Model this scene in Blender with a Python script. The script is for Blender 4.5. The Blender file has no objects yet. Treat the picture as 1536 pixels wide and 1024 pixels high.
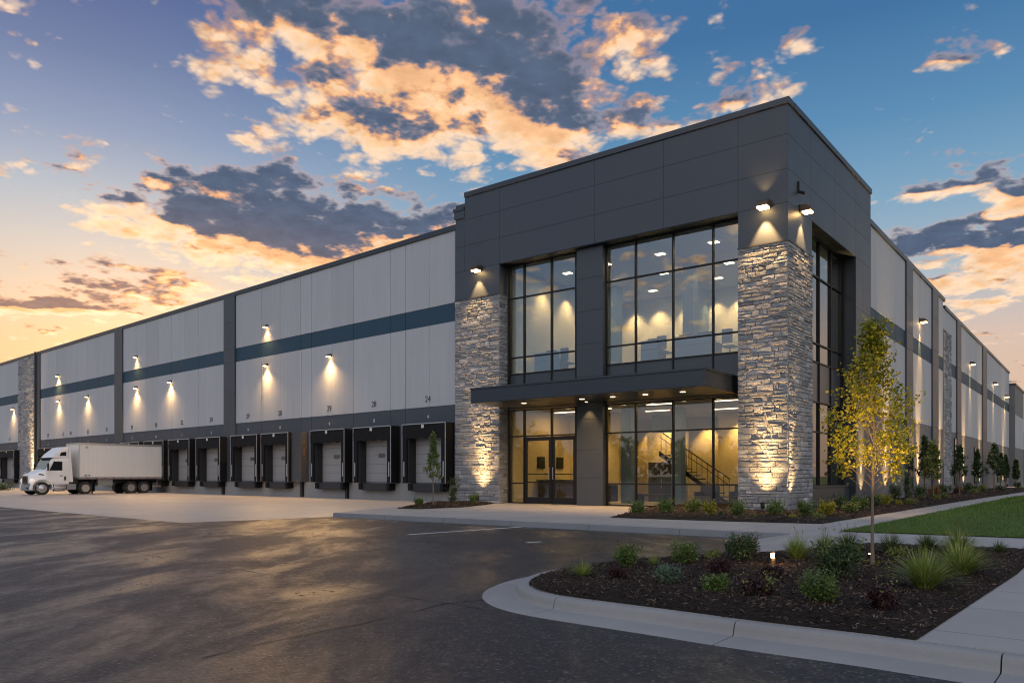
import bpy, bmesh, math, random
from mathutils import Vector, Matrix
R = math.radians
sc = bpy.context.scene
C = sc.collection
F_PX, HX, HY, CAM = 1140.0, 768.0, 712.0, 1.4
LOT = -0.15                                   # asphalt level; plaza and building floor at 0

# ------------------------------------------------------------------ materials
MATS = {}
class N:
    """tiny node-tree helper"""
    def __init__(s, nt): s.nt = nt
    def new(s, t, **kw):
        n = s.nt.nodes.new(t)
        for k, v in kw.items(): setattr(n, k, v)
        return n
    def put(s, sock, v):
        if isinstance(v, bpy.types.NodeSocket): s.nt.links.new(v, sock)
        elif v is not None: sock.default_value = v
    def math(s, op, a, b=None, c=None, clamp=False):
        n = s.new('ShaderNodeMath', operation=op, use_clamp=clamp)
        s.put(n.inputs[0], a)
        if b is not None: s.put(n.inputs[1], b)
        if c is not None: s.put(n.inputs[2], c)
        return n.outputs[0]
    def vmath(s, op, a, b=None, sc_=None):
        n = s.new('ShaderNodeVectorMath', operation=op)
        s.put(n.inputs[0], a)
        if b is not None: s.put(n.inputs[1], b)
        if sc_ is not None: s.put(n.inputs['Scale'], sc_)
        return n.outputs['Value'] if op in ('DOT_PRODUCT', 'LENGTH', 'DISTANCE') else n.outputs[0]
    def noise(s, vec, scale, detail=4, rough=.55, dist=0):
        n = s.new('ShaderNodeTexNoise')
        if vec is not None: s.put(n.inputs['Vector'], vec)
        n.inputs['Scale'].default_value = scale; n.inputs['Detail'].default_value = detail
        n.inputs['Roughness'].default_value = rough; n.inputs['Distortion'].default_value = dist
        return n.outputs['Fac']
    def ramp(s, fac, stops, interp='LINEAR'):
        n = s.new('ShaderNodeValToRGB'); s.put(n.inputs[0], fac)
        cr = n.color_ramp; cr.interpolation = interp
        while len(cr.elements) < len(stops): cr.elements.new(.5)
        for e, (p, c) in zip(cr.elements, stops):
            e.position = p
            e.color = (c, c, c, 1) if not isinstance(c, (tuple, list)) else (*c[:3], 1)
        return n.outputs[0]
    def mix(s, fac, a, b, blend='MIX'):
        n = s.new('ShaderNodeMix', data_type='RGBA', blend_type=blend, clamp_factor=True)
        s.put(n.inputs['Factor'], fac)
        s.put(n.inputs[6], a if not isinstance(a, tuple) else (*a[:3], 1))
        s.put(n.inputs[7], b if not isinstance(b, tuple) else (*b[:3], 1))
        return n.outputs[2]
    def sstep(s, v, a, b):
        n = s.new('ShaderNodeMapRange', interpolation_type='SMOOTHSTEP')
        s.put(n.inputs[0], v); n.inputs[1].default_value = a; n.inputs[2].default_value = b
        return n.outputs[0]
    def new_noise_color(s, vec):
        n = s.new('ShaderNodeTexNoise'); s.put(n.inputs['Vector'], vec); n.inputs['Scale'].default_value = 9; n.inputs['Detail'].default_value = 4
        return n.outputs['Color']
    def mapping(s, vec, scale=(1,1,1), rot=(0,0,0), loc=(0,0,0)):
        n = s.new('ShaderNodeMapping'); s.put(n.inputs[0], vec)
        n.inputs['Scale'].default_value = scale; n.inputs['Rotation'].default_value = rot; n.inputs['Location'].default_value = loc
        return n.outputs[0]
    def bump(s, h, strength=.3, dist=.02, normal=None):
        n = s.new('ShaderNodeBump'); s.put(n.inputs['Height'], h)
        s.put(n.inputs['Strength'], strength); n.inputs['Distance'].default_value = dist
        if normal is not None: s.put(n.inputs['Normal'], normal)
        return n.outputs[0]

def srgb(r, g, b):
    f = lambda c: c/255/12.92 if c/255 <= .04045 else ((c/255+.055)/1.055)**2.4
    return (f(r), f(g), f(b))

def newmat(name):
    m = bpy.data.materials.new(name); m.use_nodes = True
    MATS[name] = m
    b = m.node_tree.nodes['Principled BSDF']
    return m, N(m.node_tree), b
def world_pos(n): return n.new('ShaderNodeNewGeometry').outputs['Position']
def objco(n): return n.new('ShaderNodeTexCoord').outputs['Object']

def simple(name, col, rough=.5, metal=0, var=.12, scale=3., bump=0., bscale=60., spec=.5, streak=False, fine=.0):
    m, n, b = newmat(name)
    p = objco(n)
    v = n.noise(n.mapping(p, (1,1,.12)) if streak else p, scale, 6, .6)
    f = n.math('MULTIPLY_ADD', v, 2*var, 1-var)
    if fine:
        f = n.math('MULTIPLY', f, n.math('MULTIPLY_ADD', n.noise(p, 45, 3), 2*fine, 1-fine))
    c = n.vmath('SCALE', tuple(col), sc_=f)
    n.put(b.inputs['Base Color'], c)
    rr = n.math('MULTIPLY_ADD', v, .16, rough-.08, clamp=True)
    n.put(b.inputs['Roughness'], rr)
    b.inputs['Metallic'].default_value = metal
    b.inputs['Specular IOR Level'].default_value = spec
    if bump: n.put(b.inputs['Normal'], n.bump(n.noise(p, bscale, 4, .6), bump, .01))
    return m

simple('charcoal_panel', (.046,.055,.070), .45, 0, .10, .6, .06, 25, .45, fine=.05)
simple('charcoal_metal', (.031,.039,.050), .36, .3, .10, 2)
simple('dark_band', (.052,.062,.079), .55, 0, .12, .7, .15, 30, .4, fine=.06)
simple('black_frame', (.009,.009,.010), .45, 0, .1, 4, spec=.3)
simple('black_rubber', (.008,.008,.009), .7, 0, .25, 2.5, .35, 9, .18)
simple('dock_steel', (.035,.036,.04), .5, .5, .2, 6)
simple('galvanised', (.5,.5,.51), .38, .85, .12, 8)
simple('cap_metal', (.05,.053,.06), .4, .4, .08, 2)
simple('door_white', (.25,.255,.265), .45, 0, .06, 1.5, fine=.03)
simple('blue_band', (.012,.046,.080), .6, 0, .14, .5, .1, 30, fine=.07)
simple('white_paint', (.72,.72,.72), .32, 0, .05, 3, spec=.5)
simple('trailer_side', (.68,.675,.66), .38, .1, .09, 1.6, streak=True)
simple('chrome', (.6,.6,.62), .18, 1, .05, 6)
simple('tyre', (.014,.014,.014), .75, 0, .2, 20, .3, 60)
simple('rim_alu', (.5,.5,.52), .3, .9, .08, 10)
simple('chassis_black', (.015,.015,.016), .55, .2, .3, 6)
simple('truck_grey', (.20,.205,.21), .45, 0, .08, 3)
simple('bark', (.11,.085,.06), .85, 0, .35, 18, .6, 40)
simple('young_bark', (.15,.115,.085), .8, 0, .3, 22, .5, 50)
simple('number_black', (.008,.008,.008), .6)
simple('number_white', (.55,.55,.55), .6)
simple('line_paint', (.66,.65,.63), .7, 0, .35, 6)
simple('seam_tar', (.005,.005,.006), .5, 0, .3, 8)
simple('cream_wall', (.52,.42,.22), .75, 0, .04, .8)
simple('pale_wall', (.46,.44,.38), .75, 0, .04, .8)
simple('blue_grey_wall', (.12,.18,.23), .7, 0, .06, 1)
simple('ceiling_white', (.36,.35,.33), .8, 0, .04, 1)
simple('lobby_floor', (.30,.28,.24), .35, 0, .1, 1)
simple('desk_wood', (.045,.032,.022), .5, 0, .2, 6)
simple('desk_grey', (.03,.055,.075), .5, 0, .1, 6)
simple('rust_steel', (.10,.105,.11), .7, 0, .3, 3)
def mat_rust():
    m, n, b = newmat('rust_panel'); p = objco(n)
    k = n.sstep(n.noise(n.mapping(p,(1,1,.6)), 2.6, 7, .7, .6), .56, .66)
    n.put(b.inputs['Base Color'], n.mix(k, n.mix(n.noise(p,6,4), (.035,.038,.042), (.07,.075,.08)), n.mix(n.noise(p,14,4), (.10,.035,.012), (.30,.13,.05))))
    b.inputs['Roughness'].default_value = .7
mat_rust()
simple('lens_amber', (.6,.2,.04), .3)
simple('red_mark', (.3,.02,.015), .35)
simple('bollard_bronze', (.09,.065,.045), .45, .4, .1, 10)

def mat_panel():
    m, n, b = newmat('light_panel'); p = objco(n)
    big = n.noise(n.mapping(p, (1,1,.18)), .9, 6, .65)
    st = n.noise(n.mapping(p, (3,3,.10)), 2.2, 5, .6)
    fi = n.noise(p, 40, 3, .6)
    f = n.math('ADD', n.math('MULTIPLY_ADD', big, .16, .84), n.math('MULTIPLY_ADD', st, .20, -.10))
    f = n.math('ADD', f, n.math('MULTIPLY_ADD', fi, .08, -.04))
    f = n.math('MULTIPLY', f, n.math('MULTIPLY_ADD', n.new('ShaderNodeNewGeometry').outputs['Random Per Island'], .10, .95))
    n.put(b.inputs['Base Color'], n.vmath('SCALE', (.42,.44,.47), sc_=f))
    b.inputs['Roughness'].default_value = .62; b.inputs['Specular IOR Level'].default_value = .3
    rib = n.noise(n.mapping(p, (9,9,.05)), 2.5, 2)
    n.put(b.inputs['Normal'], n.bump(n.math('ADD', n.math('MULTIPLY', rib, .6), fi), .18, .012))
mat_panel()

def mat_concrete(name, col, joint=None, rot=0, rough=.72, bump=.25, stain=.3, spec=.4):
    m, n, b = newmat(name); p = world_pos(n)
    big = n.noise(p, .35, 6, .65, .4); mid = n.noise(p, 2.2, 6, .65); fi = n.noise(p, 60, 4, .7)
    f = n.math('ADD', n.math('MULTIPLY_ADD', big, stain*1.2, 1-stain*.62), n.math('MULTIPLY_ADD', mid, .22, -.11))
    f = n.math('ADD', f, n.math('MULTIPLY_ADD', fi, .22, -.11))
    h = n.math('ADD', fi, n.math('MULTIPLY', mid, .5))
    if joint:
        br = n.new('ShaderNodeTexBrick'); br.offset = 0; br.squash = 1
        n.put(br.inputs['Vector'], n.mapping(p, (1,1,1), (0,0,rot)))
        br.inputs['Scale'].default_value = 1; br.inputs['Mortar Size'].default_value = .009
        br.inputs['Mortar Smooth'].default_value = .2
        br.inputs['Brick Width'].default_value = joint[0]; br.inputs['Row Height'].default_value = joint[1]
        br.inputs['Color1'].default_value = (1,1,1,1); br.inputs['Color2'].default_value = (.88,.88,.88,1); br.inputs['Mortar'].default_value = (.25,.25,.25,1)
        c = n.mix(1., n.vmath('SCALE', col, sc_=f), br.outputs['Color'], 'MULTIPLY')
    else:
        c = n.vmath('SCALE', col, sc_=f)
    n.put(b.inputs['Base Color'], c)
    n.put(b.inputs['Roughness'], n.math('MULTIPLY_ADD', mid, .2, rough-.1))
    b.inputs['Specular IOR Level'].default_value = spec
    n.put(b.inputs['Normal'], n.bump(h, bump, .01))
TA, RA, WA, XA = 52.6, 38.93, 49.14, 38.2     # azimuths (deg) of the facades
mat_concrete('apron_concrete', (.43,.375,.31), (4.6,4.6), R(-WA), .50, .2, .35, .6)
mat_concrete('walk_concrete', (.34,.32,.295), (1.55,1.55), R(-RA)*-1, .66, .3, .42)
mat_concrete('kerb_concrete', (.245,.24,.23), None, 0, .7, .5, .5)
mat_concrete('kerb_shaded', (.15,.155,.16), None, 0, .7, .35, .4)  # plaza front kerb: shade on its upright face put into the colour
mat_concrete('base_concrete', (.25,.25,.255), None, 0, .75, .35, .45)

def mat_asphalt():
    m, n, b = newmat('asphalt'); p = world_pos(n)
    big = n.noise(n.mapping(p, (1,.4,1), (0,0,R(-40))), .6, 9, .66, .35)
    mid = n.noise(p, 1.3, 7, .7, .4); fi = n.noise(p, 38, 4, .75); mot = n.noise(p, 7, 6, .75, .5)
    vo = n.new('ShaderNodeTexVoronoi'); n.put(vo.inputs['Vector'], p); vo.inputs['Scale'].default_value = 42
    sp = n.sstep(vo.outputs['Color'], .70, .96)
    f = n.math('ADD', n.math('MULTIPLY_ADD', big, .5, .72), n.math('MULTIPLY_ADD', mid, .6, -.3))
    f = n.math('ADD', f, n.math('MULTIPLY_ADD', mot, 1.0, -.5))
    f = n.math('MAXIMUM', f, .25)
    c = n.vmath('SCALE', (.0165,.0152,.0146), sc_=f)
    c = n.mix(n.math('MULTIPLY', sp, .75), c, (.15,.14,.13))
    n.put(b.inputs['Base Color'], c)
    worn = n.sstep(big, .40, .62)
    n.put(b.inputs['Roughness'], n.math('ADD', n.math('MULTIPLY_ADD', worn, -.27, .56), n.math('MULTIPLY_ADD', mot, .3, -.15)))
    b.inputs['Specular IOR Level'].default_value = .5
    h = n.math('ADD', n.math('MULTIPLY', vo.outputs['Distance'], .8), n.math('MULTIPLY', fi, .8))
    h = n.math('ADD', h, n.math('MULTIPLY', mot, 1.6))
    n.put(b.inputs['Normal'], n.bump(h, n.math('MULTIPLY_ADD', worn, -.12, .42), .012))
mat_asphalt()

def mat_stone(name):
    m, n, b = newmat(name); p = objco(n)
    at = n.new('ShaderNodeAttribute', attribute_name='tone', attribute_type='GEOMETRY')
    t = at.outputs['Fac']
    base = n.ramp(t, [(0,(.17,.178,.195)),(.35,(.255,.266,.285)),(.7,(.34,.35,.37)),(.92,(.43,.44,.455)),(1,(.30,.295,.29))])
    f = n.math('MULTIPLY_ADD', n.noise(p, 7, 7, .7), .7, .62)
    n.put(b.inputs['Base Color'], n.vmath('SCALE', base, sc_=f))
    b.inputs['Roughness'].default_value = .85; b.inputs['Specular IOR Level'].default_value = .25
    h = n.math('ADD', n.noise(n.mapping(p, (1,1,2.2)), 7, 8, .68), n.math('MULTIPLY', n.noise(p, 40, 4, .7), .25))
    n.put(b.inputs['Normal'], n.bump(h, 1., .075))
mat_stone('ledge_stone')
simple('mortar', (.15,.155,.165), .9, 0, .2, 4, .4, 60)

def mat_mulch():
    m, n, b = newmat('mulch_soil'); p = world_pos(n)
    v = n.noise(p, 28, 6, .75); w = n.noise(p, 3, 4)
    c = n.ramp(v, [(.3,(.007,.005,.004)),(.55,(.028,.019,.014)),(.75,(.065,.044,.032))])
    n.put(b.inputs['Base Color'], n.vmath('SCALE', c, sc_=n.math('MULTIPLY_ADD', w, .7, .6)))
    b.inputs['Roughness'].default_value = .9; b.inputs['Specular IOR Level'].default_value = .2
    n.put(b.inputs['Normal'], n.bump(v, 1., .05))
mat_mulch()

def mat_vary(name, stops, rough=.55, transl=.0, spec=.35, scale=0):
    """per-island colour variation; optional translucency (leaves, chips, blades)"""
    m, n, b = newmat(name)
    g = n.new('ShaderNodeNewGeometry')
    c = n.ramp(g.outputs['Random Per Island'], stops)
    n.put(b.inputs['Base Color'], c)
    b.inputs['Roughness'].default_value = rough; b.inputs['Specular IOR Level'].default_value = spec
    if transl:
        out = m.node_tree.nodes['Material Output']
        t = n.new('ShaderNodeBsdfTranslucent'); n.put(t.inputs[0], c)
        mx = n.new('ShaderNodeMixShader'); mx.inputs[0].default_value = transl
        m.node_tree.links.new(b.outputs[0], mx.inputs[1]); m.node_tree.links.new(t.outputs[0], mx.inputs[2])
        m.node_tree.links.new(mx.outputs[0], out.inputs[0])
mat_vary('mulch_chip', [(0,(.014,.009,.006)),(.5,(.046,.030,.021)),(.85,(.095,.064,.045)),(1,(.22,.16,.115))], .85, 0, .2)
mat_vary('leaf_gold', [(0,(.11,.145,.012)),(.4,(.215,.225,.017)),(.75,(.345,.315,.024)),(1,(.46,.385,.035))], .5, .35)
mat_vary('leaf_green', [(0,(.045,.08,.02)),(.5,(.09,.15,.034)),(1,(.18,.24,.055))], .5, .25)
mat_vary('leaf_dark', [(0,(.022,.04,.016)),(.5,(.046,.078,.028)),(1,(.09,.135,.044))], .5, .2)
mat_vary('leaf_blue', [(0,(.04,.07,.045)),(.5,(.08,.125,.08)),(1,(.15,.2,.13))], .55, .2)
mat_vary('leaf_red', [(0,(.016,.007,.009)),(.5,(.042,.016,.018)),(1,(.085,.04,.035))], .55, .2)
mat_vary('leaf_yellow', [(0,(.13,.15,.015)),(.5,(.25,.24,.02)),(1,(.42,.36,.04))], .5, .3)
mat_vary('leaf_olive', [(0,(.085,.11,.022)),(.5,(.16,.19,.045)),(1,(.25,.27,.08))], .55, .25)
mat_vary('leaf_rust', [(0,(.07,.03,.012)),(.5,(.14,.065,.02)),(1,(.2,.12,.03))], .55, .25)
mat_vary('blade_bright', [(0,(.11,.165,.026)),(.5,(.22,.285,.055)),(.85,(.34,.38,.10)),(1,(.48,.42,.19))], .5, .3)
mat_vary('blade_dark', [(0,(.04,.065,.022)),(.5,(.08,.12,.036)),(.9,(.15,.17,.06)),(1,(.28,.23,.11))], .5, .25)
mat_vary('blade_dry', [(0,(.10,.09,.03)),(.5,(.17,.14,.05)),(1,(.3,.23,.11))], .6, .25)
mat_vary('lawn_blade', [(0,(.042,.088,.013)),(.5,(.082,.155,.022)),(1,(.14,.21,.04))], .5, .2)

def mat_lawn():
    m, n, b = newmat('lawn_turf'); p = world_pos(n)
    v = n.noise(p, 40, 6, .75); w = n.noise(p, .6, 4)
    st = n.math('SINE', n.math('MULTIPLY', n.vmath('DOT_PRODUCT', p, (math.cos(R(RA)), -math.sin(R(RA)), 0)), 2.6))
    c = n.ramp(v, [(.25,(.028,.062,.009)),(.55,(.07,.13,.018)),(.8,(.135,.205,.036))])
    f = n.math('ADD', n.math('MULTIPLY_ADD', w, .6, .65), n.math('MULTIPLY', st, .14))
    n.put(b.inputs['Base Color'], n.vmath('SCALE', c, sc_=f))
    b.inputs['Roughness'].default_value = .7; b.inputs['Specular IOR Level'].default_value = .2
    n.put(b.inputs['Normal'], n.bump(v, .9, .05))
mat_lawn()

def mat_glass(name, tint, refl=.14, grime=.0):
    m, n, b = newmat(name); nt = m.node_tree
    nt.nodes.remove(b)
    tr = n.new('ShaderNodeBsdfTransparent'); tr.inputs[0].default_value = (*tint, 1)
    gl = n.new('ShaderNodeBsdfGlossy'); gl.inputs['Roughness'].default_value = .015; gl.inputs[0].default_value = (.95,.97,1,1)
    lw = n.new('ShaderNodeLayerWeight'); lw.inputs[0].default_value = .35
    fac = n.math('MULTIPLY_ADD', n.math('POWER', lw.outputs['Facing'], 2.6), 1-refl, refl, clamp=True)
    p = objco(n)
    nb = n.bump(n.noise(p, .5, 2), .03, .05)
    n.put(gl.inputs['Normal'], nb)
    mx = n.new('ShaderNodeMixShader'); n.put(mx.inputs[0], fac)
    nt.links.new(tr.outputs[0], mx.inputs[1]); nt.links.new(gl.outputs[0], mx.inputs[2])
    nt.links.new(mx.outputs[0], nt.nodes['Material Output'].inputs[0])
mat_glass('window_glass', (.68,.76,.78), .16)
mat_glass('door_glass', (.80,.82,.78), .12)
simple('dark_glass', (.012,.016,.02), .06, 0, .1, 1, spec=.9)
simple('cab_glass', (.02,.07,.085), .05, 0, .1, 1, spec=1.)

def mat_emit(name, col, st):
    m, n, b = newmat(name)
    b.inputs['Base Color'].default_value = (.8,.8,.8,1)
    b.inputs['Emission Color'].default_value = (*col, 1); b.inputs['Emission Strength'].default_value = st
mat_emit('lamp_glow', (1,.62,.24), 22)
mat_emit('canopy_glow', (1,.75,.42), 5)
mat_emit('office_glow', (1,.80,.50), 5)
mat_emit('headlamp_glow', (1,.72,.4), .35)

# ------------------------------------------------------------------ frames (all plan coordinates in metres)
class Fr:
    def __init__(s, o, d, n): s.o, s.d, s.n = Vector((o[0],o[1])), Vector(d), Vector(n)
    def P(s, u, off, z):
        q = s.o + s.d*u + s.n*off
        return Vector((q.x, q.y, z))
    def u(s, px, off=0):
        t = (px-HX)/F_PX; b = s.o + s.n*off
        return (t*b.y-b.x)/(s.d.x-t*s.d.y)
    def z(s, px, py, off=0):
        return CAM+(HY-py)/F_PX*s.P(s.u(px, off), off, 0).y
def lf(o, a): a=R(a); return Fr(o, (-math.sin(a), math.cos(a)), (-math.cos(a), -math.sin(a)))
def rf(o, a): a=R(a); return Fr(o, (math.sin(a), math.cos(a)), (math.cos(a), -math.sin(a)))
CORNER = (10.53, 29.0)
TF = lf(CORNER, TA); TR = rf(CORNER, RA)
_w = TF.P(TF.u(683), -.10, 0); WL = lf(_w, WA)
_r = TR.P(TR.u(1306), -.12, 0); WR = rf(_r, XA)
def gp(px, py, z=0):
    D = (CAM-z)*F_PX/(py-HY)
    return Vector(((px-HX)/F_PX*D, D, z))

# ------------------------------------------------------------------ mesh builder
class MB:
    def __init__(s): s.v, s.f, s.tone = [], [], []
    def add(s, vs, fs, tone=None):
        b = len(s.v); s.v += [tuple(v) for v in vs]; s.f += [tuple(b+i for i in f) for f in fs]
        if tone is not None: s.tone += [tone]*len(vs)
    def box8(s, p, tone=None):   # p: bottom 4 ccw, top 4
        s.add(p, [(3,2,1,0),(4,5,6,7),(0,1,5,4),(1,2,6,5),(2,3,7,6),(3,0,4,7)], tone)
    def box(s, F, u0, u1, o0, o1, z0, z1, tone=None):
        s.box8([F.P(u0,o0,z0),F.P(u1,o0,z0),F.P(u1,o1,z0),F.P(u0,o1,z0),F.P(u0,o0,z1),F.P(u1,o0,z1),F.P(u1,o1,z1),F.P(u0,o1,z1)], tone)
    def prism(s, pts, z0, z1):   # plan polygon
        k = len(pts)
        s.add([(p[0],p[1],z0) for p in pts]+[(p[0],p[1],z1) for p in pts],
              [tuple(range(k-1,-1,-1)), tuple(range(k,2*k))]+[(i,(i+1)%k,k+(i+1)%k,k+i) for i in range(k)])
    def side(s, F, prof, o0, o1, prof2=None):  # profile (u,z) extruded across off
        k = len(prof); prof2 = prof2 or prof
        s.add([F.P(a,o0,b) for a,b in prof]+[F.P(a,o1,b) for a,b in prof2],
              [tuple(range(k-1,-1,-1)), tuple(range(k,2*k))]+[(i,(i+1)%k,k+(i+1)%k,k+i) for i in range(k)])
    def tube(s, pts, rad, seg=6, cap=True):
        pts = [Vector(p) for p in pts]; n = len(pts); b = len(s.v)
        for i, p in enumerate(pts):
            t = (pts[min(i+1,n-1)]-pts[max(i-1,0)]).normalized()
            a = t.orthogonal() if abs(t.z) > .9 else t.cross(Vector((0,0,1)))
            a.normalize(); c = t.cross(a)
            r = rad[i] if isinstance(rad, (list,tuple)) else rad
            for k in range(seg):
                th = 2*math.pi*k/seg; s.v.append(tuple(p+a*(r*math.cos(th))+c*(r*math.sin(th))))
        for i in range(n-1):
            for k in range(seg):
                s.f.append((b+i*seg+k, b+i*seg+(k+1)%seg, b+(i+1)*seg+(k+1)%seg, b+(i+1)*seg+k))
        if cap:
            s.f.append(tuple(b+k for k in range(seg-1,-1,-1))); s.f.append(tuple(b+(n-1)*seg+k for k in range(seg)))
    def lathe(s, c, axis, prof, seg=28):   # prof: (r, h) along axis
        ax = Vector(axis).normalized(); a = ax.orthogonal().normalized(); d = ax.cross(a); c = Vector(c); b = len(s.v)
        for r, h in prof:
            for k in range(seg):
                th = 2*math.pi*k/seg; s.v.append(tuple(c+ax*h+a*(r*math.cos(th))+d*(r*math.sin(th))))
        m = len(prof)
        for i in range(m-1):
            for k in range(seg): s.f.append((b+i*seg+k, b+i*seg+(k+1)%seg, b+(i+1)*seg+(k+1)%seg, b+(i+1)*seg+k))
        s.f.append(tuple(b+k for k in range(seg-1,-1,-1))); s.f.append(tuple(b+(m-1)*seg+k for k in range(seg)))
    def build(s, name, mat, parent=None, bevel=0, smooth=False, fix=True, loc=None, angle=35):
        me = bpy.data.meshes.new(name)
        base = Vector(loc) if loc is not None else (world_loc(parent) if parent else Vector((0,0,0)))
        me.from_pydata([tuple(Vector(v)-base) for v in s.v], [], s.f)
        if s.tone:
            at = me.attributes.new('tone', 'FLOAT', 'POINT'); at.data.foreach_set('value', s.tone)
        if fix or bevel:
            bm = bmesh.new(); bm.from_mesh(me)
            if fix: bmesh.ops.recalc_face_normals(bm, faces=bm.faces)
            if bevel:
                es = [e for e in bm.edges if len(e.link_faces)==2 and e.calc_face_angle(0) > R(30)]
                bmesh.ops.bevel(bm, geom=es, offset=bevel, segments=2, profile=.6, affect='EDGES', clamp_overlap=True)
            bm.to_mesh(me); bm.free()
        me.materials.append(MATS[mat] if isinstance(mat, str) else mat)
        if smooth:
            me.polygons.foreach_set('use_smooth', [True]*len(me.polygons))
            if angle < 180:
                me.set_sharp_from_angle(angle=R(angle))
        o = bpy.data.objects.new(name, me); C.objects.link(o)
        if parent: o.parent = parent; WLOC[o.name] = world_loc(parent)
        else: o.location = base; WLOC[o.name] = base
        return o
WLOC = {}
def world_loc(o): return WLOC[o.name]
def tag(o, label=None, cat=None, group=None, kind=None):
    if label: o['label'] = label
    if cat: o['category'] = cat
    if group: o['group'] = group
    if kind: o['kind'] = kind
    return o
def thing(name, loc, label, cat, group=None):
    o = bpy.data.objects.new(name, None); o.empty_display_size = .2; C.objects.link(o); o.location = loc
    WLOC[o.name] = Vector(loc)
    return tag(o, label, cat, group)
def lamp(kind, name, loc, power, col, parent=None, target=None, size=.05, cone=90, blend=.6, shape=None):
    d = bpy.data.lights.new(name, kind); d.energy = power; d.color = col
    if kind == 'SPOT': d.spot_size = R(cone); d.spot_blend = blend; d.shadow_soft_size = size
    elif kind == 'POINT': d.shadow_soft_size = size
    elif kind == 'AREA':
        d.shape = 'RECTANGLE'; d.size, d.size_y = size
    o = bpy.data.objects.new(name, d); C.objects.link(o)
    loc = Vector(loc)
    if parent: o.parent = parent; o.location = loc-world_loc(parent)
    else: o.location = loc
    if target is not None:
        o.rotation_euler = (Vector(target)-loc).to_track_quat('-Z', 'Y').to_euler()
    return o
WARM = (1, .57, .21)
rnd = random.Random(7)

# ------------------------------------------------------------------ THE BUILDING
B = thing('warehouse', (*CORNER, 0), 'long charcoal and pale grey warehouse with glazed stone-pillared corner entrance and numbered loading docks', 'warehouse')
ZTOP = 15.82; ZROW = [11.82, 13.1, 14.42, 15.56]; ZST = 10.33
uR, uL, uE = TF.u(1107), TF.u(749), TF.u(683)
u697 = TF.u(697)
tR1, tR2, tR3 = TR.u(1218), TR.u(1284), TR.u(1306)
c1, c2 = TF.u(865, -.3), TF.u(904, -.3)        # centre column (far, near)
G = .012
# --- core masses behind the cladding
def quad2(a, b, c, d): return [(p.x, p.y) for p in (a, b, c, d)]
dR3 = Vector((TR.d.x, TR.d.y, 0)); dT3 = Vector((TF.d.x, TF.d.y, 0)); C3 = Vector((*CORNER, 0))
def par(a, b, z=0):  # lobby parallelogram coordinates
    q = C3 + dT3*a + dR3*b; return Vector((q.x, q.y, z))
m = MB(); m.prism(quad2(par(.03,.03), par(uR-.01,.03), par(uR-.01,tR1-.01), par(.03,tR1-.01)), 0, 11.75); m.build('corner_pillar', 'mortar', B)
m = MB(); m.box(TF, uL+.01, uE-.0, -1.2, -.03, 0, 11.75); m.build('entrance_pillar', 'mortar', B)
m = MB(); m.box(TF, .03, uE, -.64, -.03, 11.83, 15.3); m.build('fascia_core', 'charcoal_panel', B)
m = MB(); m.box(TR, .7, tR3, -.64, -.03, 11.83, 15.3); m.build('fascia_core', 'charcoal_panel', B)
m = MB(); m.box(TR, tR2+.01, tR3, -1.2, -.03, 0, 11.82); m.build('side_wall_core', 'charcoal_panel', B)
# --- cladding slabs
def slabs(F, us, zs, o0, o1, mat, name, skip=()):
    m = MB()
    for i in range(len(us)-1):
        for j in range(len(zs)-1):
            if (i,j) in skip: continue
            m.box(F, us[i]+G*.5, us[i+1]-G*.5, o0, o1, zs[j]+G*.5, zs[j+1]-G*.5)
    return m.build(name, mat, B)
slabs(TF, [0.0, uR, TF.u(995), TF.u(892), uL, u697], ZROW, -.03, 0, 'charcoal_panel', 'front_fascia')
slabs(TF, [u697, uE], [11.82, 13.1, 14.05], -.03, 0, 'charcoal_panel', 'front_fascia')
m = MB(); m.box(TF, u697, uE, -.5, -.04, 14.06, 14.55); m.build('parapet_flashing', 'galvanised', B)
m = MB(); m.box(TF, u697, uE+.06, -.5, .03, 14.56, 14.95); m.build('parapet_step', 'charcoal_panel', B)
m = MB(); m.box(TF, u697+.02, uE+.1, -.55, .07, 14.95, 15.1); m.build('parapet_cap', 'cap_metal', B)
slabs(TR, [0.0, TR.u(1216), TR.u(1252), TR.u(1283), tR3], ZROW, -.03, 0, 'charcoal_panel', 'side_fascia')
slabs(TF, [0.0, uR], [ZST, 11.82], -.03, 0, 'charcoal_panel', 'pillar_cladding')
slabs(TR, [0.0, tR1], [ZST, 11.82], -.03, 0, 'charcoal_panel', 'pillar_cladding')
slabs(TF, [uL, uE], [ZST, 11.82], -.03, 0, 'charcoal_panel', 'pillar_cladding')
m = MB(); m.box(TF, uL-.008, uL+.01, -.66, 0, ZST, 11.82); m.build('pillar_cladding', 'charcoal_panel', B)
slabs(TR, [tR2, (tR2+tR3)/2, tR3], [0, 1.9, 4.4, 6.9, 9.4, 11.82], -.03, 0, 'charcoal_panel', 'side_cladding')
# parapet cap, both faces
m = MB(); m.box(TF, -.06, u697, -.6, .06, 15.57, ZTOP); m.build('parapet_cap', 'cap_metal', B, bevel=.015)
m = MB(); m.box(TR, .62, tR3+.05, -.6, .06, 15.57, ZTOP-.003); m.build('parapet_cap', 'cap_metal', B, bevel=.015)
# soffits of the recesses and the roof
m = MB(); m.box(TF, uR, uL, -.66, -.035, 11.80, 11.828); m.build('recess_soffit', 'charcoal_metal', B)
m = MB(); m.box(TR, tR1, tR2, -.66, -.035, 11.80, 11.828); m.build('recess_soffit', 'charcoal_metal', B)
m = MB(); m.prism(quad2(par(.6,.6), par(uE-.1,.6), par(uE-.1,16), par(.6,16)), 14.6, 14.7); m.build('entrance_roof', 'dark_band', B)
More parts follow.
